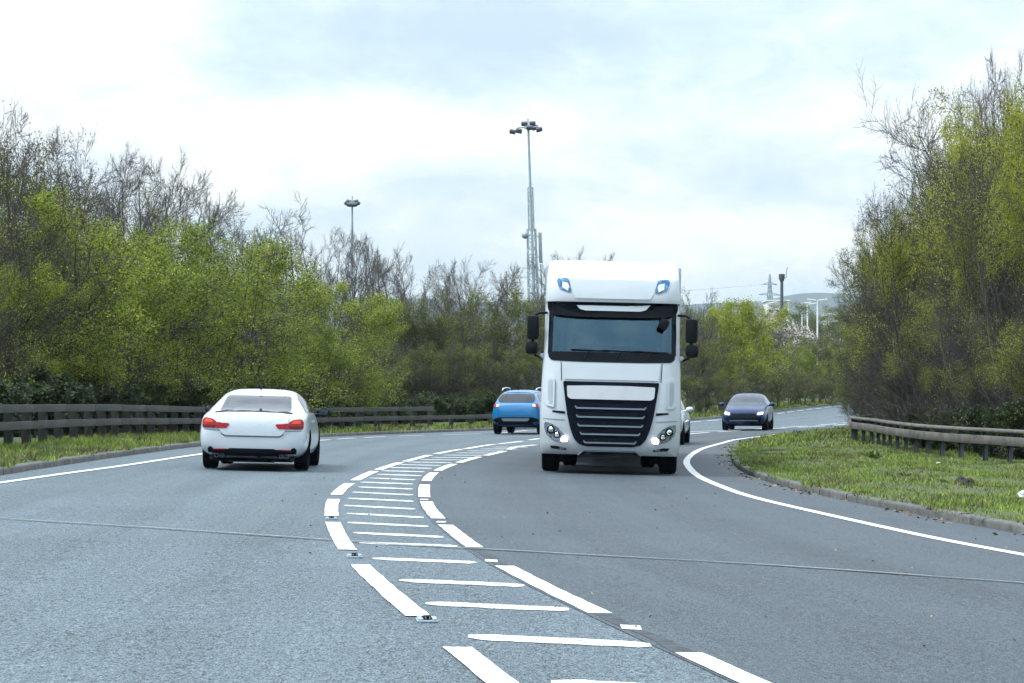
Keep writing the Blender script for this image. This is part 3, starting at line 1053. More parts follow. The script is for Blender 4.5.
def plate_mesh(outline, axis, bvh, out=0.008, res=0.06, depth=0.03, bulge=0.0):
    """a fitted panel with real thickness that follows the body underneath"""
    bm = bmesh.new()
    vs = [bm.verts.new((u, v, 0)) for u, v in outline]
    f = bm.faces.new(vs)
    bmesh.ops.triangulate(bm, faces=[f])
    us = [p[0] for p in outline]; ws = [p[1] for p in outline]
    for lo, hi, nrm in ((min(us), max(us), Vector((1, 0, 0))), (min(ws), max(ws), Vector((0, 1, 0)))):
        k = max(1, int((hi - lo) / res))
        for j in range(1, k):
            c = lo + (hi - lo) * j / k
            geom = list(bm.verts) + list(bm.edges) + list(bm.faces)
            bmesh.ops.bisect_plane(bm, geom=geom, plane_co=nrm * c, plane_no=nrm)
    org, d = AX[axis]
    cu, cv = (min(us) + max(us)) / 2, (min(ws) + max(ws)) / 2
    hu, hv = (max(us) - min(us)) / 2, (max(ws) - min(ws)) / 2
    back = {}
    for v in bm.verts:
        u, w = v.co.x, v.co.y
        o = org(u, w)
        hit = bvh.ray_cast(o, d)
        if hit[0] is None:
            near = bvh.find_nearest(org(u, w) + d * 11.5)
            dep = (near[0] - o).dot(d)
            p = o + d * dep
        else:
            p = hit[0]
        b = bulge * max(0, 1 - max(abs(u - cu) / hu, abs(w - cv) / hv) ** 3) if bulge else 0
        v.co = p - d * (out + b)
    bm.normal_update()
    bnd = [e for e in bm.edges if e.is_boundary]
    ex = bmesh.ops.extrude_edge_only(bm, edges=bnd)
    for g in ex['geom']:
        if isinstance(g, bmesh.types.BMVert):
            g.co += d * (out + depth)
    bmesh.ops.recalc_face_normals(bm, faces=bm.faces)
    # the front must face outwards
    tot = sum(((f.normal.dot(d)) * f.calc_area() for f in bm.faces if abs(f.normal.dot(d)) > 0.2))
    if tot > 0:
        bmesh.ops.reverse_faces(bm, faces=bm.faces)
    return bm


def plate(name, outline, axis, bvh, mat, parent, out=0.008, res=0.06, depth=0.03, bulge=0.0, rnd=0.0, mirror=None, sharp=40):
    if rnd:
        outline = fillet(outline, rnd)
    bm = plate_mesh(outline, axis, bvh, out, res, depth, bulge)
    me = bpy.data.meshes.new(name)
    bm.to_mesh(me); bm.free()
    me.materials.append(mat)
    me.polygons.foreach_set('use_smooth', np.ones(len(me.polygons), bool))
    me.set_sharp_from_angle(angle=R(sharp))
    return link(name, me, parent)


def mirror_u(poly):
    return [(-u, v) for u, v in poly][::-1]


def both(name, poly, axis, bvh, mat, parent, **kw):
    return [plate(name, p, axis, bvh, mat, parent, **kw) for p in (poly, mirror_u(poly))]


def loft_body(stations, mats, name='body', levels=2, arches=(), arch_r=0.34, half=0.9):
    """stations: (y, z_bottom, w_low, z_mid, w_mid, z_belt, w_belt, z_top, w_top)"""
    rows = []
    for (y, zb, wl, zm, wm_, zt, wt, zr, wr) in stations:
        half_pts = [(0, zb), (wl * 0.75, zb), (wl, zb + 0.10), (wm_, zm), (wt + (wm_ - wt) * .35, zt - 0.05 * (zt - zm) / 0.3), (wt, zt),
                    (wt + (wr - wt) * 0.5 + 0.02, zt + (zr - zt) * 0.52), (wr, zr - 0.035), (wr * 0.6, zr - 0.008), (0, zr)]
        ring = [(x, y, z) for x, z in half_pts] + [(-x, y, z) for x, z in half_pts[-2:0:-1]]
        rows.append(ring)
    k = len(rows[0])
    v = [p for r in rows for p in r]
    fs = []
    for i in range(len(rows) - 1):
        for j in range(k):
            fs.append((i * k + j, i * k + (j + 1) % k, (i + 1) * k + (j + 1) % k, (i + 1) * k + j))
    fs.append(tuple(range(k)))
    fs.append(tuple(range((len(rows) - 1) * k, len(rows) * k))[::-1])
    me = bpy.data.meshes.new(name)
    me.from_pydata(v, [], fs)
    bm = bmesh.new(); bm.from_mesh(me)
    bmesh.ops.recalc_face_normals(bm, faces=bm.faces)
    bm.to_mesh(me); bm.free()
    for m in mats:
        me.materials.append(m)
    tmp = link('tmp', me)
    sub = tmp.modifiers.new('s', 'SUBSURF'); sub.levels = levels; sub.render_levels = levels
    base = eval_mesh(tmp)
    bvh = bvh_of(base)
    cutters = []
    for (ay, az) in arches:
        for s in (-1, 1):
            mb = MB()
            mb.lathe([(s * (half - 0.27), 0.001), (s * (half - 0.27), arch_r), (s * (half + 0.3), arch_r), (s * (half + 0.3), 0.001)], (0, ay, az), 'x', 40)
            c = mb.build('cut', [mats[0], mats[1]], None, smooth=False)
            c.data.polygons.foreach_set('material_index', np.ones(len(c.data.polygons), np.int32))
            cutters.append(c)
            bo = tmp.modifiers.new('b', 'BOOLEAN'); bo.operation = 'DIFFERENCE'; bo.object = c; bo.solver = 'EXACT'
    full = eval_mesh(tmp)
    full.name = name
    bpy.data.objects.remove(tmp)
    for c in cutters:
        bpy.data.objects.remove(c)
    full.polygons.foreach_set('use_smooth', np.ones(len(full.polygons), bool))
    full.set_sharp_from_angle(angle=R(38))
    return full, bvh


def wheel(parent, x, y, r, w, side, rim_r=None, spokes=10, name='wheel', rimmat='rim'):
    rim_r = rim_r or r * 0.68
    hw = w / 2
    mb = MB()
    mb.lathe([(-hw * .8, rim_r * 0.97), (-hw, rim_r * 1.06), (-hw, r * 0.90), (-hw * 0.86, r * 0.975), (-hw * .55, r), (-0.02, r), (-0.02, r * .985), (0.02, r * .985), (0.02, r), (hw * .55, r), (hw * 0.86, r * 0.975), (hw, r * 0.90), (hw, rim_r * 1.06), (hw * .8, rim_r * 0.97)], (x, y, r), 'x', 36)
    t = mb.build(name, M['rubber'], parent)
    mb = MB()
    fx = x + side * hw * 0.72
    mb.lathe([(0, rim_r * 0.88), (0, rim_r * 1.0), (-side * hw * 1.4, rim_r * 0.98), (-side * hw * 1.4, rim_r * 0.86), (0, rim_r * .88)], (fx, y, r), 'x', 36)
    mb.lathe([(-side * 0.05, 0.001), (-side * 0.01, rim_r * 0.2), (-side * 0.06, rim_r * 0.26), (-side * 0.09, 0.001)], (fx, y, r), 'x', 20)
    for k in range(spokes):
        a = 2 * math.pi * k / spokes
        c = Vector((fx - side * 0.035, y + math.cos(a) * rim_r * .56, r + math.sin(a) * rim_r * .56))
        mb.box(c, (0.03, rim_r * 0.76, rim_r * 0.16), Matrix.Rotation(a, 3, 'X'), 0.006)
    mb.lathe([(-side * 0.10, 0.001), (-side * 0.10, rim_r * .9)], (fx, y, r), 'x', 30)
    mb.build('rim', M[rimmat], t)
    return t


def place(o, x, y, heading, rev=False):
    """heading: road direction in degrees to the right of the viewing direction"""
    s = -1 if rev else 1
    # banking felt by the wheels
    zl, zr_ = float(h(x - 0.75, y)), float(h(x + 0.75, y))
    roll = math.atan2(zl - zr_, 1.5)
    pitch = math.atan2(float(h(x, y + 1.3)) - float(h(x, y - 1.3)), 2.6)
    o.location = (x, y, (zl + zr_) / 2 + 0.004)
    o.rotation_euler = (s * pitch, s * roll, R(-heading) + (math.pi if rev else 0))


def door_mirror(parent, x, y, z, side, mat, ahead):
    """ahead: +1 when the front of the car is at +y"""
    mb = MB()
    bm = bmesh.new()
    bmesh.ops.create_uvsphere(bm, u_segments=16, v_segments=10, radius=1)
    for v in bm.verts:
        v.co = Vector((v.co.x * 0.115, (v.co.y * (0.085 if v.co.y * ahead > 0 else 0.02)), v.co.z * 0.078))
    bm.verts.index_update()
    mb.add([v.co + Vector((x + side * 0.13, y, z + 0.04)) for v in bm.verts], [tuple(v.index for v in f.verts) for f in bm.faces])
    bm.free()
    mb.tube([(x - side * 0.05, y, z - 0.02), (x + side * 0.09, y, z + 0.01)], [0.03, 0.025], 8)
    o = mb.build('door_mirror', mat, parent)
    mb = MB()
    mb.box((x + side * 0.13, y - ahead * 0.022, z + 0.04), (0.17, 0.006, 0.10), None, 0.002)
    mb.build('mirror_glass', M['glass_dark'], o)
    return o


# ------------------------------------------------------------------ white coupe, seen from behind
ST = [(0.00, .36, .50, .50, .60, .66, .56, .76, .42),
      (0.045, .26, .74, .50, .815, .78, .74, .92, .58),
      (0.14, .215, .82, .52, .885, .85, .825, .985, .66),
      (0.32, .19, .85, .52, .905, .885, .855, 1.000, .69),
      (0.72, .17, .865, .53, .912, .915, .855, 1.03, .68),
      (1.02, .17, .865, .53, .912, .935, .85, 1.175, .60),
      (1.45, .17, .865, .53, .910, .945, .845, 1.325, .565),
      (2.05, .17, .865, .53, .905, .945, .845, 1.378, .57),
      (2.60, .17, .865, .53, .905, .94, .845, 1.345, .575),
      (3.05, .17, .865, .53, .905, .925, .845, 1.19, .61),
      (3.48, .17, .865, .53, .905, .89, .83, .985, .67),
      (4.05, .18, .86, .52, .90, .82, .79, .90, .64),
      (4.42, .20, .80, .50, .85, .72, .70, .79, .56),
      (4.58, .24, .70, .48, .74, .64, .60, .69, .46),
      (4.64, .32, .5, .46, .56, .56, .45, .60, .36)]


def coupe_side(root, bvh, ahead_y=None):
    glass = [(1.00, .985), (1.42, 1.20), (1.85, 1.285), (2.45, 1.275), (2.85, 1.17), (3.12, 1.03), (3.15, .965), (2.2, .965)]
    for ax, nm in (('x+', 'side_window'), ('x-', 'side_window')):
        plate(nm, fillet(glass, 0.06), ax, bvh, M['glass_dark'], root, out=0.010, res=0.06)
        p = plate('door_handle', [(1.95, .80), (2.14, .80), (2.14, .83), (1.95, .83)], ax, bvh, M['silver'], root, out=0.022, res=0.05)
        plate('sill_trim', [(1.15, .20), (3.35, .20), (3.35, .27), (1.15, .27)], ax, bvh, M['white_paint'], root, out=0.02, res=0.2)


def make_coupe():
    root = empty('white_coupe', (0, 0, 0))
    tag(root, 'white two-door coupe with black boot spoiler driving away in the left lane', 'car')
    me, bvh = loft_body(ST, [M['white_paint'], M['black_plastic']], 'body', 2, [(0.98, .335), (3.79, .335)], .365, .9)
    body = link('body', me, root)
    plate('rear_window', fillet([(-.60, .985), (.60, .985), (.545, 1.225), (.50, 1.245), (-.50, 1.245), (-.545, 1.225)], .05), 'y-', bvh, M['glass_dark'], root, out=0.010, res=0.045)
    plate('windscreen', fillet([(-.66, .98), (.66, .98), (.53, 1.31), (-.53, 1.31)], .08), 'y+', bvh, M['glass_dark'], root, out=0.010, res=0.045)
    # boot lid shut lines: a shallow raised lid
    plate('boot_lid', fillet([(-.48, .585), (.48, .585), (.56, .70), (.62, .93), (-.62, .93), (-.56, .70)], .08), 'y-', bvh, M['white_paint'], root, out=0.016, res=0.06, depth=.03)
    plate('boot_seam', [(-.53, .70), (-.51, .60), (-.45, .562), (.45, .562), (.51, .60), (.53, .70), (.516, .70), (.497, .607), (.445, .574), (-.445, .574), (-.497, .607), (-.516, .70)], 'y-', bvh, M['galv_dark'], root, out=0.005, res=0.05, depth=.02)
    for s in (-1, 1):
        plate('bumper_seam', [(s * .53, .655), (s * .85, .672), (s * .85, .680), (s * .53, .664)][::s], 'y-', bvh, M['galv_dark'], root, out=0.004, res=0.05, depth=.02)
    plate('boot_spoiler', [(-.64, .952), (-.45, .972), (0, .982), (.45, .972), (.64, .952), (.64, .970), (.45, 1.000), (0, 1.010), (-.45, 1.000), (-.64, .970)], 'y-', bvh, M['black_plastic'], root, out=0.03, res=0.1, depth=.05)
    # tail lamps: outer red body with an amber core, inner tapering part on the lid
    outer = [(-.835, .70), (-.60, .70), (-.58, .79), (-.66, .855), (-.80, .875), (-.84, .82)]
    inner = [(-.60, .70), (-.43, .70), (-.375, .765), (-.40, .782), (-.50, .785), (-.58, .80)]
    for s in (1, -1):
        po = outer if s == 1 else mirror_u(outer)
        pi_ = inner if s == 1 else mirror_u(inner)
        lo = plate('tail_light', fillet(po, .03), 'y-', bvh, M['red_lens'], root, out=0.02, res=0.05)
        am = [(-.79, .795), (-.64, .79), (-.67, .835), (-.78, .85)]
        plate('indicator', am if s == 1 else mirror_u(am), 'y-', bvh, M['amber_lens'], lo, out=0.027, res=0.05)
        sm = [(-.825, .715), (-.61, .712), (-.60, .745), (-.83, .755)]
        plate('smoked_band', sm if s == 1 else mirror_u(sm), 'y-', bvh, M['tail_dark'], lo, out=0.026, res=0.05)
        plate('inner_lens', fillet(pi_, .02), 'y-', bvh, M['red_lens'], lo, out=0.024, res=0.05)
    dif = [(-.73, .30), (-.735, .36), (-.70, .395), (-.66, .385), (-.63, .345), (-.40, .355), (-.36, .37), (.36, .37), (.40, .355), (.63, .345), (.66, .385), (.70, .395), (.735, .36), (.73, .30), (.69, .17), (.40, .20), (.38, .145), (-.38, .145), (-.40, .20), (-.69, .17)]
    d = plate('rear_diffuser', dif, 'y-', bvh, M['black_plastic'], root, out=0.012, res=0.05, depth=.05)
    for s in (-1, 1):
        plate('reflector', [(s * .64, .338), (s * .42, .345), (s * .42, .362), (s * .64, .355)][::s], 'y-', bvh, M['red_lens'], d, out=0.020, res=0.06)
        mb = MB()
        for e in (-.045, .045):
            mb.lathe([(0, .026), (0, .036), (-.10, .036), (-.10, .026), (0, .026)], (s * .53 + e, .10, .245), 'y', 16)
        mb.build('exhaust_pipe', M['galv_dark'], root)
    plate('boot_badge_recess', fillet([(-.28, .60), (.28, .60), (.30, .71), (-.30, .71)], .02), 'y-', bvh, M['white_paint'], root, out=0.004, res=0.1, depth=.02)
    mb = MB()
    mb.prism([(1.52, 1.345), (1.66, 1.365), (1.64, 1.40), (1.585, 1.425), (1.555, 1.42)], -.02, .02, 'x')
    mb.build('roof_aerial', M['gloss_black'], root)
    coupe_side(root, bvh)
    for s in (-1, 1):
        door_mirror(root, s * .86, 3.0, .93, s, M['gloss_black'], 1)
        for wy in (0.98, 3.79):
            wheel(root, s * .765, wy, .33, .235, s, .235, 10)
        both_pts = [(s * .55, .70), (s * .80, .66), (s * .80, .74), (s * .58, .76)]
        plate('headlight', both_pts[::s], 'y+', bvh, M['clear_lens'], root, out=.012, res=.06)
    plate('front_grille', fillet([(-.42, .54), (.42, .54), (.44, .68), (-.44, .68)], .04), 'y+', bvh, M['gloss_black'], root, out=.012, res=.1)
    plate('lower_intake', fillet([(-.62, .26), (.62, .26), (.58, .42), (-.58, .42)], .04), 'y+', bvh, M['black_plastic'], root, out=.012, res=.1)
    mb = MB()
    mb.box((0, 2.3, .17), (1.3, 3.9, .05), None, .02)
    mb.build('underbody', M['chassis'], root)
    return root


coupe = make_coupe()
place(coupe, -4.30, 39.6, -1.2)

# ------------------------------------------------------------------ blue crossover, seen from behind
SU = [(0.00, .46, .45, .62, .60, .80, .56, .92, .42),
      (0.05, .36, .74, .60, .80, .95, .74, 1.04, .60),
      (0.15, .30, .82, .62, .875, 1.02, .795, 1.13, .66),
      (0.30, .27, .85, .62, .885, 1.04, .80, 1.33, .615),
      (0.48, .26, .86, .62, .89, 1.05, .80, 1.485, .58),
      (0.80, .26, .86, .62, .89, 1.05, .80, 1.545, .57),
      (1.50, .26, .86, .62, .89, 1.04, .80, 1.575, .58),
      (2.20, .26, .86, .62, .89, 1.02, .80, 1.565, .58),
      (2.65, .26, .86, .62, .89, 1.01, .80, 1.49, .585),
      (3.05, .26, .86, .62, .89, .99, .79, 1.28, .62),
      (3.40, .26, .86, .62, .89, .96, .77, 1.06, .65),
      (3.90, .28, .84, .60, .88, .88, .74, .97, .62),
      (4.20, .32, .74, .58, .78, .76, .62, .83, .5),
      (4.32, .42, .5, .56, .56, .66, .45, .72, .36)]


def make_crossover():
    root = empty('blue_crossover', (0, 0, 0))
    tag(root, 'bright blue crossover with silver roof rails driving away round the bend beside the truck', 'car')
    me, bvh = loft_body(SU, [M['blue_paint'], M['black_plastic']], 'body', 2, [(0.80, .35), (3.43, .35)], .385, .88)
    link('body', me, root)
    plate('rear_window', fillet([(-.62, 1.13), (.62, 1.13), (.66, 1.25), (.57, 1.44), (-.57, 1.44), (-.66, 1.25)], .05), 'y-', bvh, M['glass_dark'], root, out=.022, res=.04)
    plate('windscreen', fillet([(-.62, 1.08), (.62, 1.08), (.53, 1.46), (-.53, 1.46)], .06), 'y+', bvh, M['glass_dark'], root, out=.010, res=.05)
    plate('rear_spoiler', fillet([(-.54, 1.485), (.54, 1.485), (.51, 1.53), (-.51, 1.53)], .02), 'y-', bvh, M['blue_paint'], root, out=.05, res=.1, depth=.14)
    tl = [(-.835, .93), (-.60, .97), (-.585, 1.06), (-.70, 1.09), (-.80, 1.06)]
    for s in (1, -1):
        a = plate('tail_light', fillet(tl if s == 1 else mirror_u(tl), .03), 'y-', bvh, M['red_lens'], root, out=.02, res=.05)
        b = [(-.70, .97), (-.60, .98), (-.59, 1.05), (-.68, 1.06)]
        plate('reversing_lamp', b if s == 1 else mirror_u(b), 'y-', bvh, M['white_steel'], a, out=.026, res=.05)
    plate('rear_bumper', fillet([(-.80, .33), (.80, .33), (.82, .52), (.60, .60), (-.60, .60), (-.82, .52)], .05), 'y-', bvh, M['black_plastic'], root, out=.035, res=.1, depth=.1)
    plate('skid_plate', fillet([(-.44, .46), (.44, .46), (.50, .56), (-.50, .56)], .04), 'y-', bvh, M['slat'], root, out=.055, res=.1, depth=.06)
    plate('tailgate', fillet([(-.56, .66), (.56, .66), (.58, 1.02), (-.58, 1.02)], .05), 'y-', bvh, M['blue_paint'], root, out=.012, res=.1)
    for s in (-1, 1):
        mb = MB()
        mb.tube([(s * .60, .75, 1.53), (s * .605, .9, 1.60), (s * .61, 1.6, 1.635), (s * .61, 2.3, 1.615), (s * .605, 2.45, 1.54)], .024, 8)
        mb.build('roof_rail', M['silver'], root)
        door_mirror(root, s * .85, 2.95, 1.05, s, M['black_plastic'], 1)
        for wy in (.80, 3.43):
            wheel(root, s * .77, wy, .35, .225, s, .23, 8)
        hp = [(s * .45, .80), (s * .72, .78), (s * .70, .88), (s * .5, .88)]
        plate('headlight', hp[::s], 'y+', bvh, M['clear_lens'], root, out=.012, res=.06)
    for ax in ('x+', 'x-'):
        plate('side_window', fillet([(.62, 1.15), (.80, 1.40), (1.2, 1.47), (2.3, 1.455), (2.72, 1.32), (2.95, 1.12), (2.9, 1.09), (1.0, 1.11)], .05), ax, bvh, M['glass_dark'], root, out=.010, res=.05)
        plate('sill_cladding', [(1.25, .28), (3.0, .28), (3.0, .42), (1.25, .42)], ax, bvh, M['black_plastic'], root, out=.02, res=.2)
    plate('front_grille', fillet([(-.40, .60), (.40, .60), (.42, .76), (-.42, .76)], .04), 'y+', bvh, M['gloss_black'], root, out=.012, res=.1)
    mb = MB(); mb.box((0, 1.55, 1.60), (.02, .02, .01)); mb.tube([(0, .62, 1.54), (0, .50, 1.66)], [.012, .005], 6)
    mb.build('roof_aerial', M['gloss_black'], root)
    mb = MB(); mb.box((0, 2.15, .27), (1.3, 3.5, .06), None, .02)
    mb.build('underbody', M['chassis'], root)
    return root


cross = make_crossover()
place(cross, 0.12, 83.7, 10)

# ------------------------------------------------------------------ oncoming hatchback (front at +y)
SH = [(0.00, .40, .45, .58, .60, .74, .56, .86, .42),
      (0.05, .30, .74, .56, .80, .88, .74, .98, .58),
      (0.16, .24, .82, .56, .875, .93, .80, 1.08, .62),
      (0.45, .20, .85, .56, .895, .95, .81, 1.30, .57),
      (0.90, .19, .86, .56, .895, .95, .81, 1.42, .555),
      (1.60, .19, .86, .56, .895, .94, .81, 1.455, .56),
      (2.15, .19, .86, .56, .895, .93, .81, 1.425, .565),
      (2.60, .19, .86, .56, .895, .915, .81, 1.28, .60),
      (3.05, .19, .86, .56, .895, .89, .80, 1.01, .66),
      (3.60, .20, .85, .56, .89, .84, .77, .93, .64),
      (4.00, .22, .80, .54, .85, .76, .71, .84, .56),
      (4.17, .25, .72, .50, .76, .67, .62, .73, .46),
      (4.24, .32, .52, .47, .56, .58, .46, .63, .36)]


def make_hatch(name, label, paint, mirror_mat, lit):
    root = empty(name, (0, 0, 0))
    tag(root, label, 'car')
    me, bvh = loft_body(SH, [M[paint], M['black_plastic']], 'body', 2, [(0.82, .32), (3.42, .32)], .35, .88)
    link('body', me, root)
    plate('windscreen', fillet([(-.66, 1.00), (.66, 1.00), (.54, 1.385), (-.54, 1.385)], .07), 'y+', bvh, M['glass_dark'], root, out=.010, res=.05)
    plate('rear_window', fillet([(-.60, 1.08), (.60, 1.08), (.52, 1.36), (-.52, 1.36)], .05), 'y-', bvh, M['glass_dark'], root, out=.010, res=.05)
    plate('bonnet', fillet([(-.66, .79), (.66, .79), (.70, .955), (-.70, .955)], .05), 'y+', bvh, M[paint], root, out=.007, res=.08)
    plate('front_grille', fillet([(-.47, .555), (.47, .555), (.51, .67), (-.51, .67)], .02), 'y+', bvh, M['gloss_black'], root, out=.014, res=.1)
    lo = plate('lower_intake', fillet([(-.60, .27), (.60, .25), (.70, .53), (-.70, .53)], .05), 'y+', bvh, M['black_plastic'], root, out=.014, res=.1)
    plate('intake_trim', [(-.56, .375), (.56, .375), (.56, .40), (-.56, .40)], 'y+', bvh, M['slat'], lo, out=.024, res=.1)
    hl = [(.50, .60), (.70, .61), (.775, .67), (.76, .75), (.62, .735), (.53, .69)]
    for s in (1, -1):
        a = plate('headlight', fillet(hl if s == 1 else mirror_u(hl), .02), 'y+', bvh, M['clear_lens'], root, out=.016, res=.05)
        if lit:
            b = [(.53, .62), (.72, .63), (.745, .715), (.57, .70)]
            plate('lit_lamp', fillet(b if s == 1 else mirror_u(b), .02), 'y+', bvh, M['lamp_blue' if s == -1 else 'lamp_on'], a, out=.022, res=.05)
        door_mirror(root, s * .86, 2.72, .97, s, M[mirror_mat], 1)
        for wy in (.82, 3.42):
            wheel(root, s * .77, wy, .32, .22, s, .225, 10)
        tl = [(s * .50, .80), (s * .78, .78), (s * .76, .92), (s * .5, .92)]
        plate('tail_light', tl[::s], 'y-', bvh, M['red_lens'], root, out=.015, res=.06)
    for ax in ('x+', 'x-'):
        plate('side_window', fillet([(.50, 1.06), (.78, 1.30), (1.2, 1.36), (1.95, 1.355), (2.35, 1.24), (2.75, 1.02), (2.7, .99), (.9, 1.01)], .05), ax, bvh, M['glass_dark'], root, out=.010, res=.05)
    mb = MB(); mb.box((0, 2.1, .20), (1.3, 3.5, .05), None, .02)
    mb.build('underbody', M['chassis'], root)
    return root


navy = make_hatch('blue_hatchback', 'dark blue hatchback with lit headlights coming round the bend towards the viewer', 'navy_paint', 'navy_paint', True)
place(navy, 9.72, 97.0, 10.5, rev=True)
wh = make_hatch('white_hatchback', 'white car almost hidden behind the truck with only its side and mirror showing', 'white_paint', 'white_paint', False)
place(wh, 4.52, 72.5, 7.5, rev=True)
# ------------------------------------------------------------------ articulated lorry, front at -y
def cab_rings():
    # z, half width, y of the front at the centre line, corner radius, y of the back
    return [(0.34, 1.19, 0.10, .20, 1.0), (0.40, 1.215, 0.045, .24, 1.2), (0.55, 1.235, 0.005, .26, 2.2), (0.90, 1.245, 0.0, .28, 2.25), (1.10, 1.245, 0.0, .28, 2.25),
            (1.30, 1.235, 0.005, .28, 2.25), (1.62, 1.225, 0.02, .27, 2.25), (1.97, 1.215, 0.05, .26, 2.25), (2.14, 1.205, 0.075, .25, 2.25),
            (2.50, 1.195, 0.16, .24, 2.25), (2.82, 1.185, 0.24, .24, 2.25), (3.00, 1.185, 0.25, .24, 2.25), (3.03, 1.195, 0.16, .25, 2.25), (3.10, 1.20, 0.15, .26, 2.25),
            (3.25, 1.19, 0.175, .26, 2.25), (3.42, 1.18, 0.215, .26, 2.25), (3.48, 1.175, 0.26, .26, 2.25), (3.64, 1.165, 0.52, .26, 2.25), (3.76, 1.15, 0.86, .28, 2.25), (3.82, 1.12, 1.30, .28, 2.22), (3.835, 1.02, 1.6, .3, 2.2)]


def ring_pts(z, w, yf, r, yb):
    fr = [0, .12, .25, .38, .5, .6, .68]
    pts = [(x * w, yf + 0.055 * (x) ** 2) for x in fr]
    y0 = pts[-1][1]
    x0 = w * fr[-1]
    dx = w - x0
    for k in range(1, 9):
        a = math.pi / 2 * k / 8
        pts.append((x0 + dx * math.sin(a), y0 + 0.03 * k / 8 + r * (1 - math.cos(a))))
    ys = pts[-1][1]
    for k in (.15, .3, .5, .7, .9):
        pts.append((w, ys + (yb - ys) * k))
    pts += [(w * .97, yb), (w * .5, yb), (0, yb)]
    full = [(x, y, z) for x, y in pts] + [(-x, y, z) for x, y in pts[-2:0:-1]]
    return full


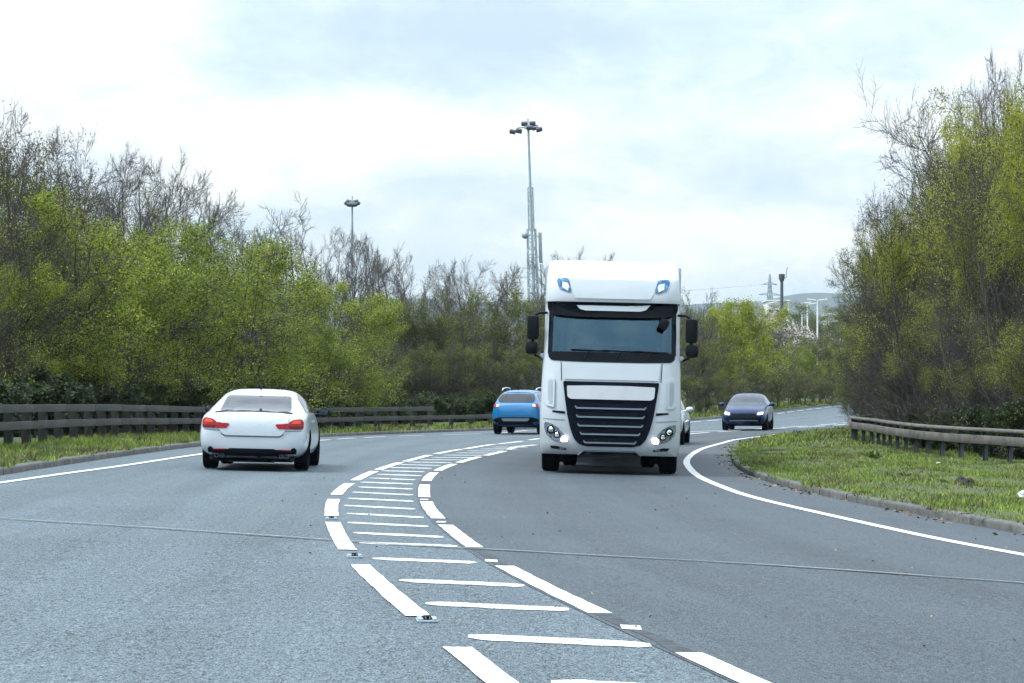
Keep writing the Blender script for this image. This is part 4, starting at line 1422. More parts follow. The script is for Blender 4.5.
def make_truck():
    root = empty('white_lorry', (0, 0, 0))
    tag(root, 'tall white articulated lorry cab with black grille coming towards the viewer', 'truck')
    rows = [ring_pts(*r) for r in cab_rings()]
    k = len(rows[0])
    v = [p for r in rows for p in r]
    fs = []
    for i in range(len(rows) - 1):
        for j in range(k):
            fs.append((i * k + j, i * k + (j + 1) % k, (i + 1) * k + (j + 1) % k, (i + 1) * k + j))
    fs.append(tuple(range(k))[::-1]); fs.append(tuple(range((len(rows) - 1) * k, len(rows) * k)))
    me = bpy.data.meshes.new('cab')
    me.from_pydata(v, [], fs)
    bm = bmesh.new(); bm.from_mesh(me); bmesh.ops.recalc_face_normals(bm, faces=bm.faces); bm.to_mesh(me); bm.free()
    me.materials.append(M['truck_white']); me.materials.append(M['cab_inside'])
    tmp = link('tmp', me)
    base = eval_mesh(tmp); bvh = bvh_of(base)
    cutters = []
    # cavity behind the windscreen
    mb = MB()
    mb.prism([(-1.07, 2.13), (1.07, 2.13), (1.08, 2.40), (1.065, 2.80), (-1.065, 2.80), (-1.08, 2.40)], -0.5, 1.9, 'y')
    cutters.append(mb.build('cut', [M['truck_white'], M['cab_inside']], None, smooth=False))
    # side windows
    mb = MB()
    mb.prism(fillet([(.62, 2.12), (1.35, 2.12), (1.35, 2.70), (.68, 2.70)], .06), -2, 2, 'x')
    cutters.append(mb.build('cut', [M['truck_white'], M['cab_inside']], None, smooth=False))
    # wheel arches
    for s in (-1, 1):
        mb = MB()
        mb.lathe([(s * .72, .001), (s * .72, .60), (s * 1.6, .60), (s * 1.6, .001)], (0, 1.42, .52), 'x', 40)
        cutters.append(mb.build('cut', [M['truck_white'], M['cab_inside']], None, smooth=False))
    for c in cutters:
        c.data.polygons.foreach_set('material_index', np.ones(len(c.data.polygons), np.int32))
        bo = tmp.modifiers.new('b', 'BOOLEAN'); bo.operation = 'DIFFERENCE'; bo.object = c; bo.solver = 'EXACT'
    full = eval_mesh(tmp); full.name = 'cab'
    bpy.data.objects.remove(tmp)
    for c in cutters:
        bpy.data.objects.remove(c)
    full.polygons.foreach_set('use_smooth', np.ones(len(full.polygons), bool))
    full.set_sharp_from_angle(angle=R(28))
    link('cab', full, root)

    # black surround of the windscreen: a frame with the glass inside it
    mb = MB()
    outer = fillet([(-1.12, 1.985), (1.12, 1.985), (1.145, 2.10), (1.125, 2.82), (-1.125, 2.82), (-1.145, 2.10)], .07, 5)
    bot = plate('windscreen_surround', fillet([(-1.06, 1.985), (-.5, 1.968), (.5, 1.968), (1.06, 1.985), (1.125, 2.06), (1.10, 2.145), (-1.10, 2.145), (-1.125, 2.06)], .05), 'y-', bvh, M['gloss_black'], root, out=.012, res=.1)
    for s in (-1, 1):
        p = [(s * 1.055, 2.14), (s * 1.13, 2.10), (s * 1.125, 2.84), (s * 1.045, 2.84)]
        plate('screen_pillar', p[::s], 'y-', bvh, M['gloss_black'], root, out=.010, res=.08)
    plate('windscreen', fillet([(-1.07, 2.12), (1.07, 2.12), (1.055, 2.84), (-1.055, 2.84)], .03), 'y-', bvh, M['windscreen'], root, out=.004, res=.08, depth=.0)
    # sun visor strip
    sv = plate('sun_visor', fillet([(-1.10, 2.80), (-.6, 2.765), (.6, 2.765), (1.10, 2.80), (1.15, 2.90), (1.16, 3.02), (-1.16, 3.02), (-1.15, 2.90)], .04), 'y-', bvh, M['gloss_black'], root, out=.10, res=.1, depth=.12)
    plate('visor_trim', fillet([(-.67, 3.0), (-.58, 2.90), (-.48, 2.875), (.48, 2.875), (.58, 2.90), (.67, 3.0), (.62, 3.0), (.55, 2.965), (-.55, 2.965), (-.62, 3.0)], .012, 2), 'y-', bvh, M['truck_white'], sv, out=.135, res=.1, depth=-.05)
    # roof deflector face and its corner lamps
    plate('roof_panel', fillet([(-.66, 3.09), (.66, 3.09), (.84, 3.43), (-.84, 3.43)], .04), 'y-', bvh, M['truck_white'], root, out=.010, res=.1)
    rl = [(-.755, 3.185), (-.735, 3.25), (-.79, 3.44), (-.98, 3.46), (-1.0, 3.40), (-.95, 3.25)]
    for s in (1, -1):
        poly = rl if s == 1 else mirror_u(rl)
        a = plate('roof_lamp', fillet(poly, .03), 'y-', bvh, M['blue_lens'], root, out=.014, res=.06)
        b = [(-.80, 3.22), (-.78, 3.30), (-.80, 3.36), (-.90, 3.38), (-.90, 3.28)]
        plate('lamp_reflector', b if s == 1 else mirror_u(b), 'y-', bvh, M['chrome'], a, out=.022, res=.05)
    # bonnet panel
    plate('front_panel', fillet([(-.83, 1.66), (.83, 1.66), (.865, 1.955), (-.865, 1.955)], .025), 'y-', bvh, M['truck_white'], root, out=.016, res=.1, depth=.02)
    # grille
    go = [(-.845, 1.625), (.845, 1.625), (.80, 1.30), (.755, 1.02), (.70, .80), (.63, .62), (.54, .525), (.40, .49), (-.40, .49), (-.54, .525), (-.63, .62), (-.70, .80), (-.755, 1.02), (-.80, 1.30)]
    g = plate('grille', fillet(go, .03, 3), 'y-', bvh, M['grille_black'], root, out=.022, res=.1)
    plate('grille_bar', fillet([(-.775, 1.545), (-.3, 1.558), (.3, 1.558), (.775, 1.545), (.76, 1.35), (.70, 1.315), (-.70, 1.315), (-.76, 1.35)], .025), 'y-', bvh, M['silver'], g, out=.048, res=.1, depth=.0, sharp=60)
    for i, (z, w) in enumerate([(1.155, .60), (1.00, .575), (.845, .55), (.70, .505), (.55, .44)]):
        sl = [(-w - .03, z + .035), (-w, z - .01), (w, z - .01), (w + .03, z + .035), (w + .012, z + .045), (w - .01, z + .018), (-w + .01, z + .018), (-w - .012, z + .045)]
        plate('slat_edge', sl, 'y-', bvh, M['slat'], g, out=.062, res=.12, depth=-.02)
        up = [(-w - .07, z + .03), (w + .07, z + .03), (w + .075, z + .085), (-w - .075, z + .085)]
        plate('slat', up, 'y-', bvh, M['gloss_black'], g, out=.040, res=.12, depth=-.01)
    # seam between grille and corner panels
    for s in (-1, 1):
        p = [(s * .80, 1.05), (s * 1.02, 1.075), (s * 1.02, 1.105), (s * .80, 1.095)]
        plate('panel_seam', p[::s], 'y-', bvh, M['grille_black'], root, out=.010, res=.1)
        # corner air deflector with its recess's shade painted as a grey plate
        p = [(s * .99, 1.16), (s * 1.13, 1.19), (s * 1.19, 1.28), (s * 1.19, 1.64), (s * 1.13, 1.69), (s * 1.01, 1.69), (s * .99, 1.64)]
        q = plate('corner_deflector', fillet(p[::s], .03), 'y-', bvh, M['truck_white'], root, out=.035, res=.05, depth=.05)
        p = [(s * 1.025, 1.25), (s * 1.07, 1.22), (s * 1.105, 1.30), (s * 1.11, 1.60), (s * 1.08, 1.65), (s * 1.03, 1.64)]
        plate('slot_shade', p[::s], 'y-', bvh, M['trailer'], q, out=.040, res=.05, depth=.0)
        p = [(s * .868, 1.63), (s * .880, 1.63), (s * .893, 1.96), (s * .881, 1.96)]
        plate('panel_gap', p[::s], 'y-', bvh, M['chassis'], root, out=.006, res=.1, depth=.01)
        p = [(s * .80, .935), (s * 1.235, .955), (s * 1.235, .967), (s * .80, .947)]
        plate('panel_gap', p[::s], 'y-', bvh, M['slat'], root, out=.006, res=.06, depth=.01)
        # headlights
        p = [(s * 1.155, .90), (s * 1.06, .885), (s * .93, .82), (s * .82, .70), (s * .735, .60), (s * .745, .555), (s * .85, .55), (s * 1.02, .60), (s * 1.12, .68), (s * 1.165, .80)]
        hl = plate('headlight', fillet(p[::s], .03), 'y-', bvh, M['clear_lens'], root, out=.016, res=.05)
        for (cx, cz, rr) in ((1.04, .765, .075), (.93, .68, .062)):
            circ = [(s * cx + rr * math.cos(t_ * math.pi / 8), cz + rr * math.sin(t_ * math.pi / 8)) for t_ in range(16)]
            plate('reflector_bowl', circ, 'y-', bvh, M['gloss_black'], hl, out=.021, res=.05)
            circ = [(s * cx + rr * .62 * math.cos(t_ * math.pi / 6), cz + rr * .62 * math.sin(t_ * math.pi / 6)) for t_ in range(12)]
            plate('projector_lens', circ, 'y-', bvh, M['chrome'], hl, out=.026, res=.04, bulge=.02)
        p = [(s * .742, .562), (s * .85, .556), (s * .86, .62), (s * .80, .675), (s * .742, .612)]
        plate('daytime_lamp', fillet(p[::s], .02), 'y-', bvh, M['lamp_on'], hl, out=.03, res=.04)
        # fog lamp slot
        p = [(s * .76, .415), (s * 1.02, .435), (s * 1.05, .485), (s * .93, .482), (s * .76, .445)]
        fl = plate('fog_slot', p[::s], 'y-', bvh, M['black_plastic'], root, out=.010, res=.05)
        p = [(s * .80, .428), (s * .88, .434), (s * .88, .462), (s * .80, .455)]
        plate('fog_lamp', p[::s], 'y-', bvh, M['clear_lens'], fl, out=.016, res=.05)
    # lower bumper insert
    b = plate('bumper_insert', fillet([(-.56, .315), (.56, .315), (.52, .385), (.40, .41), (-.40, .41), (-.52, .385)], .03), 'y-', bvh, M['chassis'], root, out=.012, res=.1, depth=.1)
    plate('bumper_trim', [(-.55, .33), (-.44, .395), (.44, .395), (.55, .33), (.57, .345), (.45, .422), (-.45, .422), (-.57, .345)], 'y-', bvh, M['slat'], b, out=.022, res=.1)
    # wipers
    for (x0, x1, z1) in ((-.72, -.05, 2.165), (-.18, .52, 2.16), (.38, 1.0, 2.155)):
        mb = MB()
        y = 0.045
        mb.tube([(x0 + .25, y, 2.03), ((x0 + x1) / 2, y + .005, z1 + .01)], .012, 6)
        mb.tube([(x0, y + .015, z1 + .02), (x1, y + .015, z1)], .011, 6)
        mb.build('wiper', M['black_plastic'], root)
    # mirrors: a tall head over a round wide-angle head on a tubular arm
    for s in (-1, 1):
        mb = MB()
        cx = s * 1.40
        mb.box((cx, .30, 2.56), (.215, .17, .43), None, .06)
        mb.box((cx + s * .015, .31, 2.20), (.235, .19, .235), None, .085)
        mb.tube([(s * 1.16, .42, 2.83), (s * 1.30, .33, 2.82), (cx, .32, 2.76), (cx, .33, 2.3), (cx - s * .05, .35, 2.07), (s * 1.24, .42, 2.02), (s * 1.17, .45, 2.05)], .022, 8)
        mm = mb.build('mirror_arm', M['black_plastic'], root, sharp=50)
        mb = MB()
        mb.box((cx, .388, 2.56), (.18, .008, .37), None, .003)
        mb.build('mirror_glass', M['chrome'], mm)
        mb = MB()
        mb.box((s * 1.225, .47, 2.06), (.10, .16, .09), None, .03)
        mb.build('mirror_base', M['truck_white'], root)
        # side glass and door pillar trim
        ax = 'x+' if s > 0 else 'x-'
        plate('side_window', fillet([(.62, 2.12), (1.35, 2.12), (1.35, 2.70), (.68, 2.70)], .06), ax, bvh, M['glass_dark'], root, out=.0, res=.1, depth=.02)
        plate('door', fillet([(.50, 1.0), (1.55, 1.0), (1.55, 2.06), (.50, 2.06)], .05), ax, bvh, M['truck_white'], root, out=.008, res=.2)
        plate('door_handle', [(1.30, 1.55), (1.48, 1.55), (1.48, 1.60), (1.30, 1.60)], ax, bvh, M['black_plastic'], root, out=.03, res=.1)
    # round mirror inside the top corner of the screen
    mb = MB()
    mb.box((.90, .10, 2.66), (.17, .10, .20), Euler((0, .5, 0)).to_matrix(), .05)
    mb.tube([(.86, .12, 2.80), (.90, .10, 2.70)], .02, 6)
    mb.build('kerb_mirror', M['black_plastic'], root)
    # inside the cab
    mb = MB(); mb.box((0, .42, 2.10), (2.1, .42, .12), None, .05); mb.box((-.55, .40, 2.17), (.6, .3, .12), None, .05)
    mb.build('dashboard', M['cab_cloth'], root)
    for sx in (-.55, .55):
        mb = MB()
        mb.box((sx, 1.10, 2.30), (.52, .16, .70), Euler((-.12, 0, 0)).to_matrix(), .07)
        mb.box((sx, 1.16, 2.66), (.28, .12, .18), None, .05)
        mb.box((sx, .90, 2.14), (.54, .5, .06), None, .02)
        mb.build('seat', M['cab_cloth'], root)
    mb = MB()
    mb.tube([Vector((-.55 + .22 * math.cos(a), .62 + .22 * math.sin(a) * .5, 2.20 + .22 * math.sin(a) * .85)) for a in [2 * math.pi * q / 24 for q in range(25)]], .018, 6, cap=False)
    mb.build('steering_wheel', M['black_plastic'], root)
    mb = MB(); mb.box((.05, 1.80, 2.34), (.85, .05, .10), None, .02)
    mb.build('bunk_edge', M['pale_cloth'], root)
    # chassis and running gear
    mb = MB()
    for s in (-1, 1):
        mb.box((s * .42, 3.1, .82), (.09, 5.6, .26), None, .01)
    for y in (.6, 2.0, 3.4, 4.8):
        mb.box((0, y, .80), (.86, .12, .2), None, .01)
    mb.tube([(-.9, 1.42, .50), (.9, 1.42, .50)], .07, 10)
    mb.tube([(-.9, 4.9, .50), (.9, 4.9, .50)], .09, 10)
    mb.box((0, 1.0, .62), (.8, 1.2, .35), None, .08)
    mb.box((0, 4.4, 1.02), (.9, 1.0, .12), None, .03)
    mb.build('chassis', M['chassis'], root)
    for s in (-1, 1):
        mb = MB(); mb.box((s * .98, 3.1, .68), (.5, 1.3, .55), None, .12)
        mb.build('fuel_tank', M['galv'], root)
        mb = MB(); mb.box((s * 1.2, 3.1, .62), (.05, 1.9, .6), None, .02)
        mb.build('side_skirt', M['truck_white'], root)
        wheel(root, s * 1.06, 1.42, .50, .31, s, .30, 8, rimmat='galv')
        for off in (.76, 1.09):
            wheel(root, s * off, 4.9, .50, .27, s, .30, 8, rimmat='galv')
        mb = MB()
        mb.tube([(s * .93, 4.9 + .62 * math.cos(a), .52 + .62 * math.sin(a)) for a in [math.pi * q / 10 for q in range(11)]], .02, 6)
        for q in range(10):
            a = math.pi * (q + .5) / 10
            mb.box((s * .93, 4.9 + .60 * math.cos(a), .52 + .60 * math.sin(a)), (.6, .02, .21), Matrix.Rotation(a, 3, 'X') @ Matrix.Rotation(R(0), 3, 'X'))
        mb.build('mudguard', M['black_plastic'], root)
        mb = MB(); mb.box((s * .98, 2.12, .52), (.52, .03, .75), None, .01)
        mb.build('mud_flap', M['black_plastic'], root)
        mb = MB(); mb.box((s * 1.255, 1.95, .55), (.02, .18, .12), None, .006)
        mb.build('side_marker', M['hiviz'], root)
        mb = MB(); mb.prism([(2.25, 1.1), (2.95, 1.1), (2.95, 3.55), (2.25, 3.70)], s * 1.17 - .02, s * 1.17 + .02, 'x')
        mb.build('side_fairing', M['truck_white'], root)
    return root


lorry = make_truck()
place(lorry, 1.70, 42.1, 2.2)

# the trailer behind it
def make_trailer():
    root = empty('semi_trailer', (0, 0, 0))
    tag(root, 'grey box semi-trailer just showing above the lorry cab roof', 'trailer')
    mb = MB(); mb.box((0, 6.8, 2.50), (2.55, 13.6, 2.66), None, .03)
    mb.build('box_body', M['trailer'], root)
    mb = MB()
    for s in (-1, 1):
        mb.box((s * .5, 6.8, 1.05), (.12, 13.4, .28), None, .01)
        mb.box((s * 1.22, 6.8, .75), (.04, 6.0, .5), None, .01)
    for y in (9.0, 10.3, 11.6):
        mb.tube([(-1, y, .5), (1, y, .5)], .08, 8)
    mb.box((0, 13.5, .6), (2.4, .1, .2), None, .02)
    mb.build('chassis', M['chassis'], root)
    for s in (-1, 1):
        mb = MB(); mb.box((s * .9, 2.8, .70), (.12, .12, .9), None, .02); mb.box((s * .9, 2.8, .26), (.3, .3, .04))
        mb.build('landing_leg', M['chassis'], root)
        for y in (9.0, 10.3, 11.6):
            wheel(root, s * 1.05, y, .50, .36, s, .29, 8, rimmat='galv')
        mb = MB(); mb.box((s * 1.0, 13.62, .95), (.4, .05, .14), None, .01)
        mb.build('tail_light', M['red_lens'], root)
    for y, nm in ((0.0, 'headboard'),):
        mb = MB(); mb.box((0, -.02, 2.50), (2.45, .03, 2.54), None, .01)
        mb.build(nm, M['trailer'], root)
    for s in (-1, 1):
        mb = MB(); mb.box((s * .62, 13.62, 2.5), (1.2, .04, 2.5), None, .01)
        mb.build('rear_door', M['trailer'], root)
    return root


trailer = make_trailer()
place(trailer, 1.83, 45.3, 2.7)
# ------------------------------------------------------------------ trees
def unit(v):
    return v / (np.linalg.norm(v) + 1e-9)


class Tree:
    def __init__(self, seed):
        self.rs = np.random.RandomState(seed)
        self.seg = []          # p0, p1, r0, r1, level
        self.tips = []         # p, d, level

    def grow(self, p, d, L, r, lvl, spec):
        rs = self.rs
        S = spec[lvl]
        n = S['n']
        last = lvl == len(spec) - 1
        pts, dirs = [p], [d]
        r_end = r * S.get('taper', 0.35)
        st = L / n
        for k in range(n):
            d = d + rs.normal(0, S['wob'], 3) + np.array([0, 0, S['up']])
            d = d / math.sqrt(d[0] * d[0] + d[1] * d[1] + d[2] * d[2])
            q = p + d * st
            r0 = r + (r_end - r) * k / n
            r1 = r + (r_end - r) * (k + 1) / n
            self.seg.append((*p, *q, r0, r1, lvl))
            p = q
            pts.append(p); dirs.append(d)
        self.tips.append((*p, *d, lvl))
        if last:
            if S.get('mid', 1):
                m = (pts[n // 2]); self.tips.append((*m, *d, lvl))
            return
        C = spec[lvl + 1]
        for c in range(S['kids']):
            t = S['t0'] + (1 - S['t0']) * (c + rs.uniform(0.1, 0.9)) / S['kids']
            x = t * n
            i = min(int(x), n - 1)
            f = x - i
            bp = pts[i] * (1 - f) + pts[i + 1] * f
            bd = dirs[min(i + 1, n)]
            ang = R(rs.uniform(*C['ang']))
            az = rs.uniform(0, 2 * math.pi)
            o = np.array([-bd[1], bd[0], 0.0]) if abs(bd[2]) < 0.9 else np.array([1.0, 0, 0])
            o = unit(o - bd * o.dot(bd))
            o2 = np.cross(bd, o)
            nd = bd * math.cos(ang) + (o * math.cos(az) + o2 * math.sin(az)) * math.sin(ang)
            shape = 1 - C.get('cone', 0.45) * t
            self.grow(bp, nd, L * C['ratio'] * shape * rs.uniform(0.75, 1.25), max((r + (r_end - r) * t) * C.get('rr', 0.5), C.get('rmin', 0.006)), lvl + 1, spec)

    def wood(self, rmin_level, sides):
        pass


def tubes(seg, sides):
    p0, p1, r0, r1 = seg[:, 0:3], seg[:, 3:6], seg[:, 6], seg[:, 7]
    d = p1 - p0
    d /= np.linalg.norm(d, axis=1)[:, None] + 1e-9
    ref = np.where(np.abs(d[:, 2:3]) < 0.9, np.array([[0, 0, 1.0]]), np.array([[1.0, 0, 0]]))
    a = np.cross(d, ref); a /= np.linalg.norm(a, axis=1)[:, None]
    b = np.cross(d, a)
    v = []
    for p, r in ((p0, r0), (p1, r1)):
        for k in range(sides):
            t = 2 * np.pi * k / sides
            v.append(p + (a * np.cos(t) + b * np.sin(t)) * r[:, None])
    v = np.stack(v, 1)
    n = len(seg)
    base = (np.arange(n) * 2 * sides)[:, None]
    fs = []
    for k in range(sides):
        q = np.array([k, (k + 1) % sides, sides + (k + 1) % sides, sides + k])
        fs.append(base + q)
    return v.reshape(-1, 3), np.concatenate(fs)


def leaves(tips, per, size, spread, rs, droop=0.2):
    T = np.repeat(tips, per, axis=0)
    n = len(T)
    p = T[:, :3] + rs.normal(0, spread, (n, 3)) - T[:, 3:6] * rs.uniform(0, spread * 1.5, (n, 1))
    # leaf blades face mostly up and outwards
    nrm = rs.normal(0, 1, (n, 3)) + np.array([0, 0, 0.7]); nrm /= np.linalg.norm(nrm, axis=1)[:, None]
    a = np.cross(nrm, rs.normal(0, 1, (n, 3))); a /= np.linalg.norm(a, axis=1)[:, None] + 1e-9
    b = np.cross(nrm, a)
    s = size * rs.uniform(0.55, 1.35, n)[:, None]
    fold = nrm * s * 0.18
    v = np.stack([p - a * s, p - b * s * 0.62 + fold, p + a * s, p + b * s * 0.62 + fold], 1).reshape(-1, 3)
    return v, np.arange(4 * n).reshape(-1, 4)


def tree_meshes(kind, seed, spec, height, stems, stem_spread, stem_r, leaf_sets, twig_mat, crown_from=2, base_h=0.0, lean=0.25):
    """leaf_sets: list of (material, leaves per tip, size, scatter, share of tips, lower height bound, upper)"""
    T = Tree(seed)
    rs = T.rs
    for s in range(stems):
        az = rs.uniform(0, 2 * math.pi)
        rad = stem_spread * (0.2 + rs.uniform(0, 1)) if stems > 1 else 0
        p = np.array([math.cos(az) * rad * 0.4, math.sin(az) * rad * 0.4, -0.25])
        d = unit(np.array([math.cos(az) * lean * (stems > 1), math.sin(az) * lean * (stems > 1), 1.0]) + rs.normal(0, 0.06, 3))
        if stems > 1:
            T.seg.append((0, 0, -0.4, *p, stem_r * 1.3, stem_r, 0))
            T.seg.append((*p, *(p + d * 0.3), stem_r, stem_r, 0))
        T.grow(p, d, (height + 0.25) * spec[0]['ratio'] * rs.uniform(0.75, 1.0) if stems > 1 else (height + .25) * spec[0]['ratio'], stem_r * rs.uniform(0.7, 1.0), 0, spec)
    seg = np.array(T.seg); tips = np.array(T.tips)
    thick = seg[:, 8] < crown_from
    big = seg[thick & (seg[:, 6] > 0.03)]
    mid = seg[thick & (seg[:, 6] <= 0.03)]
    v1, f1 = tubes(big, 6) if len(big) else (np.zeros((0, 3)), np.zeros((0, 4), int))
    v2, f2 = tubes(mid, 4) if len(mid) else (np.zeros((0, 3)), np.zeros((0, 4), int))
    trunk = np_mesh(kind + '_trunk', np.concatenate([v1, v2]), [np.concatenate([f1, f2 + len(v1)])], [M['bark']], smooth=True)
    tw = seg[~thick]
    v, f = tubes(tw, 3)
    mats = [M[twig_mat]]
    vs, fs, mi = [v], [f], [np.zeros(len(f), int)]
    b = len(v)
    end = tips[tips[:, 6] >= max(1, len(spec) - 2)]
    for (m, per, size, sc, share, lo, hi) in leaf_sets:
        # clumps: a smooth field over the crown chooses which shoots are in leaf
        q = end[:, :3]
        fld = np.sin(q[:, 0] * 1.9 + seed) * np.sin(q[:, 1] * 2.1 + 1.3 * seed) + np.sin(q[:, 2] * 1.7 + q[:, 0] * .8) * 0.8 + rs.normal(0, 0.30, len(q))
        ok = (fld > np.quantile(fld, 1 - share)) & (q[:, 2] > lo * height) & (q[:, 2] < hi * height)
        if not ok.any():
            continue
        lv, lf = leaves(end[ok], per, size, sc, rs)
        mats.append(M[m])
        vs.append(lv); fs.append(lf + b); mi.append(np.full(len(lf), len(mats) - 1))
        b += len(lv)
    crown = np_mesh(kind + '_crown', np.concatenate(vs), [np.concatenate(fs)], mats, np.concatenate(mi))
    top = float(np.quantile(seg[:, 5], 0.997))
    return trunk, crown, top


def lv(**k):
    return k


SP_BARE = [lv(n=9, wob=.06, up=.02, kids=16, t0=.2, ratio=1.0, taper=.12), lv(n=6, wob=.10, up=.09, kids=11, t0=.15, ratio=.40, ang=(30, 62), cone=.55, rr=.45, taper=.2),
           lv(n=4, wob=.12, up=.08, kids=9, t0=.1, ratio=.46, ang=(22, 52), cone=.4, rr=.55, rmin=.008, taper=.4), lv(n=2, wob=.14, up=.07, ratio=.46, ang=(20, 52), cone=.3, rr=.6, rmin=.005, taper=.45)]
SP_ASH = [lv(n=10, wob=.05, up=.03, kids=13, t0=.25, ratio=1.0, taper=.12), lv(n=7, wob=.09, up=.10, kids=8, t0=.2, ratio=.42, ang=(25, 48), cone=.5, rr=.5, taper=.25),
          lv(n=4, wob=.10, up=.10, kids=8, t0=.12, ratio=.42, ang=(25, 50), cone=.4, rr=.55, rmin=.012, taper=.5), lv(n=2, wob=.10, up=.08, ratio=.40, ang=(22, 50), cone=.3, rr=.6, rmin=.006, taper=.6)]
SP_BUSH = [lv(n=7, wob=.10, up=.02, kids=11, t0=.10, ratio=.92, taper=.15), lv(n=5, wob=.14, up=.03, kids=8, t0=.12, ratio=.48, ang=(38, 80), cone=.45, rr=.5, taper=.25),
           lv(n=3, wob=.16, up=.02, kids=5, t0=.1, ratio=.44, ang=(30, 70), cone=.3, rr=.55, rmin=.009, taper=.5), lv(n=2, wob=.16, up=.02, ratio=.46, ang=(25, 65), cone=.2, rr=.7, rmin=.006, taper=.6)]
SP_THICK = [lv(n=8, wob=.08, up=.04, kids=12, t0=.06, ratio=.95, taper=.15), lv(n=5, wob=.12, up=.08, kids=8, t0=.12, ratio=.38, ang=(28, 65), cone=.4, rr=.5, taper=.3),
            lv(n=3, wob=.14, up=.06, kids=9, t0=.1, ratio=.46, ang=(25, 60), cone=.3, rr=.6, rmin=.007, taper=.5), lv(n=2, wob=.14, up=.05, ratio=.46, ang=(22, 60), cone=.2, rr=.7, rmin=.0045, taper=.6)]

TREES = {}


def kind(name, *a, **k):
    TREES.setdefault(name, []).append(tree_meshes(name, *a, **k))


for s in (1, 2, 3):
    kind('bare', 10 + s, SP_BARE, 8.0, 2, .5, .11, [('leaf_olive', 1, .016, .05, .35, .0, 1.2)], 'twig_grey', lean=.12)
for s in (1, 2):
    kind('ash', 20 + s, SP_ASH, 9.0, 1, 0, .15, [('leaf_olive', 1, .016, .04, .15, .5, 1.1)], 'twig_grey')
for s in (1, 2, 3):
    kind('thick', 30 + s, SP_THICK, 6.5, 4, .8, .07, [('leaf_olive', 2, .028, .10, .55, .0, 1.2), ('leaf_green', 2, .03, .12, .25, .0, .8), ('leaf_fresh', 2, .028, .12, .15, .1, 1.0)], 'twig_brown', lean=.22)
for s in (1, 2, 3):
    kind('green', 40 + s, SP_BUSH, 6.5, 4, .8, .08, [('leaf_green', 9, .030, .11, .5, .0, 1.3), ('leaf_fresh', 15, .027, .11, .52, .10, 1.4)], 'twig_brown', lean=.30)
for s in (1, 2):
    kind('olive', 50 + s, SP_BUSH, 6.0, 4, .8, .07, [('leaf_olive', 7, .030, .12, .55, .0, 1.3), ('leaf_green', 7, .030, .12, .3, .0, 1.3), ('leaf_fresh', 6, .027, .12, .14, .3, 1.3)], 'twig_brown', lean=.28)
for s in (1, 2):
    kind('shrub', 60 + s, SP_BUSH, 2.2, 6, .9, .03, [('leaf_dark', 5, .06, .10, .8, .0, 1.4), ('leaf_green', 4, .055, .10, .4, .2, 1.4)], 'twig_brown', lean=.55)
for s in (1, 2):
    kind('brown', 70 + s, SP_THICK, 7.0, 5, .9, .07, [('leaf_olive', 1, .022, .08, .35, .0, 1.2), ('leaf_gold', 2, .022, .10, .12, .35, 1.2), ('leaf_fresh', 3, .022, .1, .22, .42, 1.2)], 'twig_brown', lean=.28)
kind('gold', 81, SP_BUSH, 7.0, 3, .7, .09, [('leaf_gold', 11, .024, .12, .6, .42, 1.4), ('leaf_fresh', 10, .024, .12, .5, .38, 1.4)], 'twig_brown', lean=.25)
kind('fresh', 91, SP_BUSH, 5.5, 3, .7, .08, [('leaf_fresh', 13, .04, .13, .9, .1, 1.4)], 'twig_brown', lean=.25)
kind('blossom', 95, SP_BUSH, 5.0, 3, .6, .08, [('blossom', 5, .05, .10, .6, .3, 1.4), ('leaf_green', 2, .05, .12, .4, .0, 1.0)], 'twig_grey', lean=.25)
NATIVE = {'bare': 8.0, 'ash': 9.0, 'thick': 6.5, 'green': 6.5, 'olive': 6.0, 'shrub': 2.2, 'brown': 7.0, 'gold': 7.0, 'fresh': 5.5, 'blossom': 5.0}
TREE_RS = random.Random(99)
COUNT = {}


def plant(kind_, x, y, hgt, label, group=None, name='tree', wide=1.0, z=None, var=None, rot=None):
    rs = TREE_RS
    L = TREES[kind_]
    tm, cm, top = L[rs.randrange(len(L)) if var is None else var % len(L)]
    d = dist_to(LE, x, y)
    z0 = float(far_ground(x, y)) + 0.15 if z is None else z
    o = empty(name, (x, y, z0), rs.uniform(0, 6.28) if rot is None else rot)
    s = hgt / top
    w = s * top / NATIVE[kind_] * wide * rs.uniform(0.92, 1.08)
    o.scale = (w, w * rs.uniform(0.9, 1.1), s)
    tag(o, label, 'tree' if name != 'shrub' else 'shrub', group)
    link('trunk', tm, o)
    link('crown', cm, o)
    return o


def px_at(px, y):
    """plan position at depth y along the line of sight through picture column px"""
    return ((px - 512) / F_PX * y, y)


def h_for(px, py, y):
    """tree height whose top reaches row py at depth y"""
    x, _ = px_at(px, y)
    return CAM_Z + (395 - py) / F_PX * y - float(far_ground(x, y)) - 0.15


def T(kind_, px, py, y, label, group=None, **k):
    x, _ = px_at(px, y)
    return plant(kind_, x, y, h_for(px, py, y), label, group, **k)
# ------------------------------------------------------------------ planting
GL = 'trees of the thicket behind the timber barrier'
GC = 'trees of the thicket beyond the bend'
GR_ = 'trees of the thicket behind the steel barrier'
